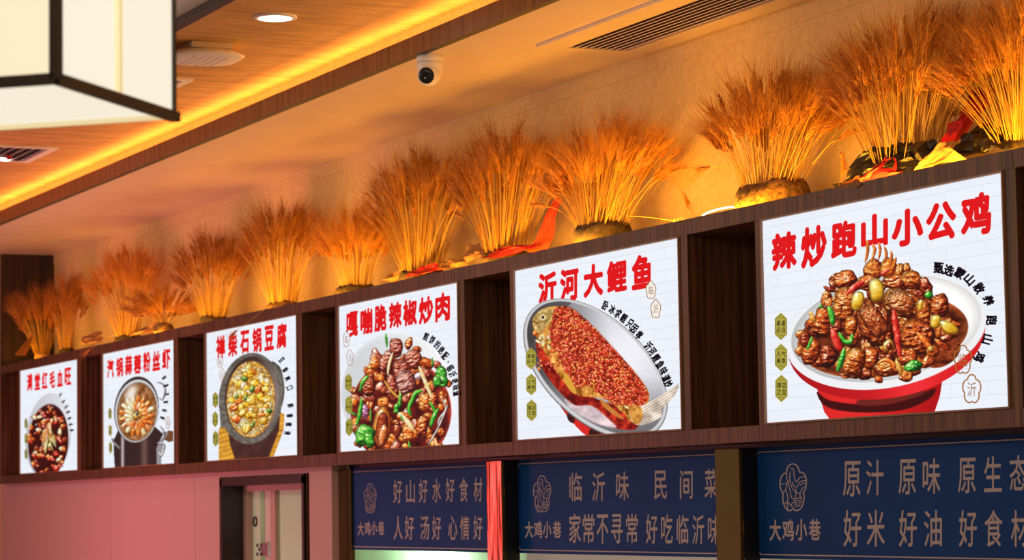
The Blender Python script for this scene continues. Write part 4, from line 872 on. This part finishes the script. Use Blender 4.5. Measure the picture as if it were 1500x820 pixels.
def ear_np(L, seed, bend=.15, awn=.07):
    rg = random.Random(seed); parts = []
    def axis(t_): return np.array([bend*L*t_*t_, 0, L*t_])
    parts.append(tube_np([axis(t_) for t_ in (0, .3, .6, 1)], [.0016, .0018, .0016, .0006]))
    n = 11
    for k in range(n):
        for sgn in (-1, 1, 0):
            t_ = (k+.3*(sgn == 0))/n; c = axis(t_); w = .0066*math.sin(math.pi*min(1, .18+t_*.8))**.5
            a = (k*.35+(0 if sgn else math.pi/2)); sx = np.array([math.cos(a), math.sin(a), 0])*(sgn or rg.choice((-1, 1)))
            d = sx*.5+np.array([2*bend*t_*.8, 0, 1.0]); d /= np.linalg.norm(d); p0 = c+sx*.0012; l = .0150
            a1 = np.cross(d, [.3, .9, .1]); a1 /= np.linalg.norm(a1); a2 = np.cross(d, a1); mid = p0+d*l*.45
            V = np.array([p0, mid+a1*w*.5, mid+a2*w*.42, mid-a1*w*.5, mid-a2*w*.42, p0+d*l])
            parts.append((V, [(0, 2, 1), (0, 3, 2), (0, 4, 3), (0, 1, 4), (5, 1, 2), (5, 2, 3), (5, 3, 4), (5, 4, 1)]))
            if k > 0 and (k+sgn) % 3:
                ln = awn*rg.uniform(.7, 1.15); q = p0+d*l*.9; dd = sx*rg.uniform(.10, .34)+np.array([rg.uniform(-.06, .06)+2*bend*t_, rg.uniform(-.1, .1), 1]); dd /= np.linalg.norm(dd)
                parts.append(tube_np([q, q+dd*ln*.5+sx*ln*.01, q+dd*ln+sx*ln*.05], [.00046, .00036, .00014], 3))
    return parts
EARS = [ear_np(.078, 1, .08), ear_np(.070, 2, .14, .08), ear_np(.084, 3, .18, .07), ear_np(.074, 4, .3, .07), ear_np(.066, 5, .15, .08)]
STEM_ME = [arr_mesh('wheat_stalk', [s_], M['stem']) for s_ in STEM_NP]; EAR_ME = [arr_mesh('ear', e_, M['ear']) for e_ in EARS]
EAR_CAT = []
for e_ in EARS:
    o, V_, F_ = 0, [], []
    for V, F in e_: V_.append(V); F_ += [tuple(i+o for i in f) for f in F]; o += len(V)
    EAR_CAT.append((np.concatenate(V_), F_))
def frame_to(d, xh):
    z = np.array(d)/np.linalg.norm(d); x = np.array(xh, float)-z*np.dot(xh, z); x /= np.linalg.norm(x)+1e-9; return np.stack([x, np.cross(z, x), z], 1)
HR = np.array([RT[0], RT[1]])/np.hypot(RT[0], RT[1])
def wheat(bx, by, top, left, right, rb, n, label, single, seed, base='clay', yb=.155, flat=.6, hb=.05, fz=.24, foot=1.0):
    """bx,by: where the foot meets the shelf edge in the photo; top/left/right: reach of the fan; rb: foot radius in m"""
    rg = random.Random(seed); p = at(bx, by, Y=yb); sc = F0/np.dot(p-LOC, FW); cx_, cy_ = p[0], yb
    H = (by-top)/sc+.035; Wd = (right-left)/2/sc; off = ((left+right)/2-bx)/sc
    b_ = min(Wd/.905*.85, .155); a_ = min(math.sqrt(max(Wd**2-(.905*b_)**2, .0016))/.426, .42)
    lx = off*.426/ (.426**2+.905**2)*1.0 + (off*.6 if abs(off) > .06 else 0); ly = max(-.05, min(.05, off*.5))
    t = thing('wheat_bunch', (cx_, cy_, ZT), label, 'dried wheat', 'dried wheat bunches on top of the shelf')
    # foot
    seg, V, F = 26, [], []
    prof = ((1.12, 0), (1.2, .3), (1.12, .75), (.95, 1.0), (.5, 1.06), (.02, 1.02))
    for j, (r_, z_1) in enumerate(prof):
        for k in range(seg):
            u = 2*math.pi*k/seg; q = r_*(1+.16*float(fbm(np.array(math.cos(u)*1.7+seed), np.array(math.sin(u)*1.7+j*.4), seed)))
            V.append((foot*q*rb*1.15*math.cos(u), foot*q*rb*.78*math.sin(u), hb*z_1*(1+.3*float(fbm(np.array(math.cos(u)*2+seed*2), np.array(math.sin(u)*2.), seed+3)))))
    for j in range(len(prof)-1):
        for k in range(seg): F.append((j*seg+k, j*seg+(k+1) % seg, (j+1)*seg+(k+1) % seg, (j+1)*seg+k))
    F.append(tuple(range(seg))[::-1]); F.append(tuple((len(prof)-1)*seg+k for k in range(seg)))
    me = bpy.data.meshes.new('foot'); me.from_pydata(V, [], F); me.update(); me.polygons.foreach_set('use_smooth', [True]*len(F))
    link('foot', me, M['clay' if base == 'clay' else 'clay_dark' if base == 'dark' else 'kraft'], t)
    acc_s, acc_e = [], []
    for i in range(n):
        an, rr = rg.uniform(0, 2*math.pi), math.sqrt(rg.random()); pq = (rr*math.cos(an), rr*math.sin(an))
        h = H*(1-fz*rr**2)*rg.uniform(.70, 1.0)-.06; h = max(h, .1)
        B0 = np.array([pq[0]*rb*1.1, pq[1]*rb*.75, hb*.8]); k_ = h/H
        T = np.array([lx*k_+pq[0]*a_*rg.uniform(.78, 1.08)*.97, ly*k_+pq[1]*b_*rg.uniform(.8, 1.05)*.92, h])
        T[1] = min(T[1], DW-.035-cy_); T[1] = max(T[1], -.20); vj, ei, es, jx, jy = rg.uniform(-.8, 1.2), rg.choice((0, 1, 2, 1, 3, 4)), rg.uniform(.86, 1.14), rg.uniform(-.7, .7), rg.uniform(-.7, .7)
        for _try in range(6):
          D = T-B0; L = np.linalg.norm(D); out_ = np.array([D[0], D[1], 0.])+np.array([pq[0], pq[1], 0])*.03+1e-4
          tilt = math.hypot(D[0], D[1])/L; vi = min(5, max(0, int(tilt*5+vj))); R_ = frame_to(D, out_)
          pts = STEMS[vi]; tip = B0+R_ @ (np.array(pts[-1])*L); tg = R_ @ (np.array(pts[-1])-np.array(pts[-3])); tg = tg/np.linalg.norm(tg)
          if _try > 2: tg[1] = min(tg[1], 0)
          E_ = frame_to(tg, out_/np.linalg.norm(out_)+np.array([jx, jy-(.8 if _try > 1 else 0), 0]))
          far = ((EAR_CAT[ei][0]*es) @ E_.T)[:, 1].max()+tip[1]+cy_-(DW-.006)     # the beard stays clear of the plaster wall
          if far <= 0: break
          T[1] -= far+.004
        if single and i < 98:
            s_ = bpy.data.objects.new('wheat_stalk', STEM_ME[vi]); COL.objects.link(s_); s_.parent = t
            m4 = Matrix(R_.tolist()).to_4x4(); m4.translation = B0; s_.matrix_local = m4 @ Matrix.Diagonal((L, L, L, 1))
            e_ = bpy.data.objects.new('ear', EAR_ME[ei]); COL.objects.link(e_); e_.parent = s_
            loc = np.array(pts[-1]); rl = Matrix((R_.T @ E_).tolist()).to_4x4(); rl.translation = loc
            e_.matrix_local = rl @ Matrix.Diagonal((es/L, es/L, es/L, 1))
        else:
            V, F = STEM_NP[vi]; acc_s.append(((R_ @ (V*L).T).T+B0, F)); V, F = EAR_CAT[ei]; acc_e.append(((E_ @ (V*es).T).T+tip, F))
    if acc_s:
        o = link('stalks', arr_mesh('stalks', acc_s, M['stem']), None, t); o['kind'] = 'stuff'
        o = link('ears', arr_mesh('ears', acc_e, M['ear']), None, t); o['kind'] = 'stuff'
    return t
def stray(t, pts, m_ear=2):
    """a single bent stalk with its ear, points in photo pixels with a depth: (x, y, Y)"""
    P = [at(x, y, Y=Y) for x, y, Y in pts]; L = smooth_line(P, False, 5); w = np.array(t.location)
    V, F = tube_np([q-w for q in L], np.full(len(L), .0009)); s_ = link('wheat_stalk', arr_mesh('wheat_stalk', [(V, F)], M['stem']), None, t)
    tip = L[-1]-w; d = L[-1]-L[-3]; E_ = Matrix(frame_to(d, (0, -.3, -1)).tolist()).to_4x4(); E_.translation = tip
    e_ = bpy.data.objects.new('ear', EAR_ME[m_ear]); COL.objects.link(e_); e_.parent = s_; e_.matrix_local = E_
def sheet(t, name, m, pts, y0, y1, crumple=.012, seed=1, n=9):
    """crumpled paper: a four-cornered sheet (photo pixels) running from depth y0 to y1"""
    (a, b_, c_, d) = [np.array(p, float) for p in pts]; G = {}; bm = bmesh.new(); w = np.array(t.location)
    for i in range(n):
        for j in range(n):
            u, v = i/(n-1), j/(n-1); q = (a*(1-u)+b_*u)*(1-v)+(d*(1-u)+c_*u)*v; Y = y0*(1-v)+y1*v
            p = at(q[0], q[1], Y=Y); k = crumple*np.array([float(fbm(np.array(u*3.1+seed), np.array(v*3.1+o_), seed)) for o_ in (0, 5, 9)])
            p = p+k; p[2] = max(p[2], ZT+.001) if Y > 0 else p[2]; p[1] = min(p[1], DW-.004); G[i, j] = bm.verts.new(p-w)
    for i in range(n-1):
        for j in range(n-1): bm.faces.new((G[i, j], G[i+1, j], G[i+1, j+1], G[i, j+1]))
    bmesh.ops.solidify(bm, geom=bm.faces[:], thickness=.0006)
    me = bpy.data.meshes.new(name); bm.to_mesh(me); bm.free(); return link(name, me, m, t)

w1_ = wheat(62, 519, 422, 12, 88, 0.053, 96, 'small orange wheat bunch at the far end of the shelf against the dark end panel', False, 1, 'kraft')
sheet(w1_, 'fallen_leaf', M['stem'], ((22, 520), (38, 520), (48, 492), (44, 490)), .03, .03, .01, 2)
w2_ = wheat(98, 512, 398, 72, 132, 0.053, 82, 'dim wheat bunch with a dark green foot, second from the far shelf end', False, 2, 'dark')
w3_ = wheat(188, 492, 358, 104, 246, 0.075, 168, 'broad dark-topped wheat bunch splaying wide above the shrimp pot panel', False, 3, 'dark')
sheet(w3_, 'wrapping_paper', M['kraft'], ((118, 506), (150, 499), (148, 484), (120, 492)), .06, .09, .012, 3)
sheet(w3_, 'wrapping_paper', M['kraft'], ((190, 492), (232, 483), (230, 472), (196, 484)), .05, .07, .012, 4)
stray(w3_, ((172, 487, .03), (150, 500, .01), (132, 512, -.01)), 1)
w4_ = wheat(240, 481, 424, 180, 278, 0.053, 82, 'short bright wheat bunch in front of the broad dark-topped one', False, 4, 'clay', .08)
w5_ = wheat(314, 466, 340, 252, 368, 0.075, 143, 'wheat bunch above the right edge of the shrimp panel, fifth from the far end', False, 5, 'dark')
w6_ = wheat(415, 446, 298, 352, 478, 0.083, 151, 'wheat bunch with straight pale stalks above the stone pot panel', False, 6, 'clay', hb=.045)
stray(w6_, ((420, 430, .05), (385, 455, -.012), (347, 484, -.02)), 1)
w7_ = wheat(522, 423, 306, 466, 580, 0.090, 151, 'wheat bunch above the narrow empty bay left of the heaped meat panel', False, 7, 'dark')
w8_ = wheat(618, 402, 220, 516, 702, 0.090, 190, 'dark tall wheat bunch with red and yellow wrapping above the heaped meat panel', True, 8, 'dark')
sheet(w8_, 'red_wrapping', M['red_paper'], ((592, 408), (646, 396), (640, 384), (606, 396)), .06, .09, .02, 5)
sheet(w8_, 'yellow_wrapping', M['kraft'], ((560, 415), (600, 406), (606, 390), (566, 398)), .08, .11, .02, 6)
sheet(w8_, 'yellow_wrapping', M['kraft'], ((640, 397), (684, 388), (670, 376), (646, 386)), .08, .11, .02, 7)
w9_ = wheat(742, 376, 188, 662, 822, 0.098, 190, 'wheat bunch with pink and orange wrapping left of the fish panel', True, 9, 'dark')
sheet(w9_, 'red_wrapping', M['red_paper'], ((698, 380), (784, 362), (782, 355), (700, 372)), .07, .10, .02, 8)
sheet(w9_, 'orange_wrapping', M['orange_paper'], ((776, 370), (804, 364), (822, 290), (812, 284)), .10, .16, .012, 9)
sheet(w9_, 'yellow_wrapping', M['kraft'], ((682, 384), (712, 376), (700, 354), (684, 360)), .06, .10, .012, 10)
w10_ = wheat(884, 346, 176, 786, 1012, 0.105, 190, 'wide wheat bunch on a dark rough foot above the fish panel', True, 10, 'dark', hb=.075)
stray(w10_, ((950, 240, .16), (985, 262, .17), (1000, 282, .17)), 1)
stray(w10_, ((918, 316, .06), (950, 318, .06), (986, 323, .05)), 4)
w11_ = wheat(1132, 292, 106, 1052, 1242, 0.113, 190, 'straight wheat bunch on a crumbly brown clay foot beside the white ring', True, 11, 'clay', hb=.085, fz=.2)
stray(w11_, ((1088, 270, .12), (1070, 224, .12), (1056, 206, .12)), 2); stray(w11_, ((1092, 262, .13), (1078, 215, .13), (1072, 204, .13)), 1)
stray(w11_, ((1092, 246, .12), (1062, 243, .12), (1040, 245, .12)), 0); stray(w11_, ((1190, 240, .1), (1222, 206, .1), (1232, 222, .1)), 1); stray(w11_, ((1150, 200, .12), (1166, 112, .12), (1160, 104, .12)), 3)
w12_ = wheat(1334, 250, 18, 1216, 1446, 0.128, 190, 'tallest wheat bunch wrapped in black paper above the chicken panel', True, 12, 'dark', hb=.05, foot=.6)
bp = M['black_paper']
sheet(w12_, 'black_wrapping', bp, ((1216, 275), (1300, 258), (1316, 212), (1262, 222)), .06, .085, .03, 11, 12)
sheet(w12_, 'black_wrapping', bp, ((1290, 262), (1400, 236), (1376, 206), (1310, 214)), .06, .09, .035, 12, 12)
sheet(w12_, 'kraft_wrapping', M['kraft'], ((1196, 290), (1262, 270), (1258, 256), (1226, 272)), -.004, .02, .012, 13)
sheet(w12_, 'kraft_wrapping', M['kraft'], ((1336, 252), (1412, 233), (1384, 206), (1376, 210)), .052, .058, .01, 14)
sheet(w12_, 'red_wrapping', M['red_paper'], ((1228, 276), (1322, 254), (1300, 230), (1286, 240)), .052, .06, .02, 15)
sheet(w12_, 'red_wrapping', M['red_paper'], ((1380, 207), (1400, 202), (1412, 174), (1390, 180)), .04, .06, .01, 16)
sheet(w12_, 'dark_red_wrapping', M['red_paper'], ((1384, 206), (1410, 204), (1470, 118), (1426, 130)), .10, .20, .012, 17)
w13_ = wheat(1512, 212, -10, 1384, 1640, 0.113, 190, 'wheat bunch leaning in at the right edge above a dark paper hood', True, 13, 'dark', foot=.6)
sheet(w13_, 'black_wrapping', bp, ((1386, 236), (1490, 214), (1462, 186), (1426, 184)), .07, .12, .03, 18, 12)
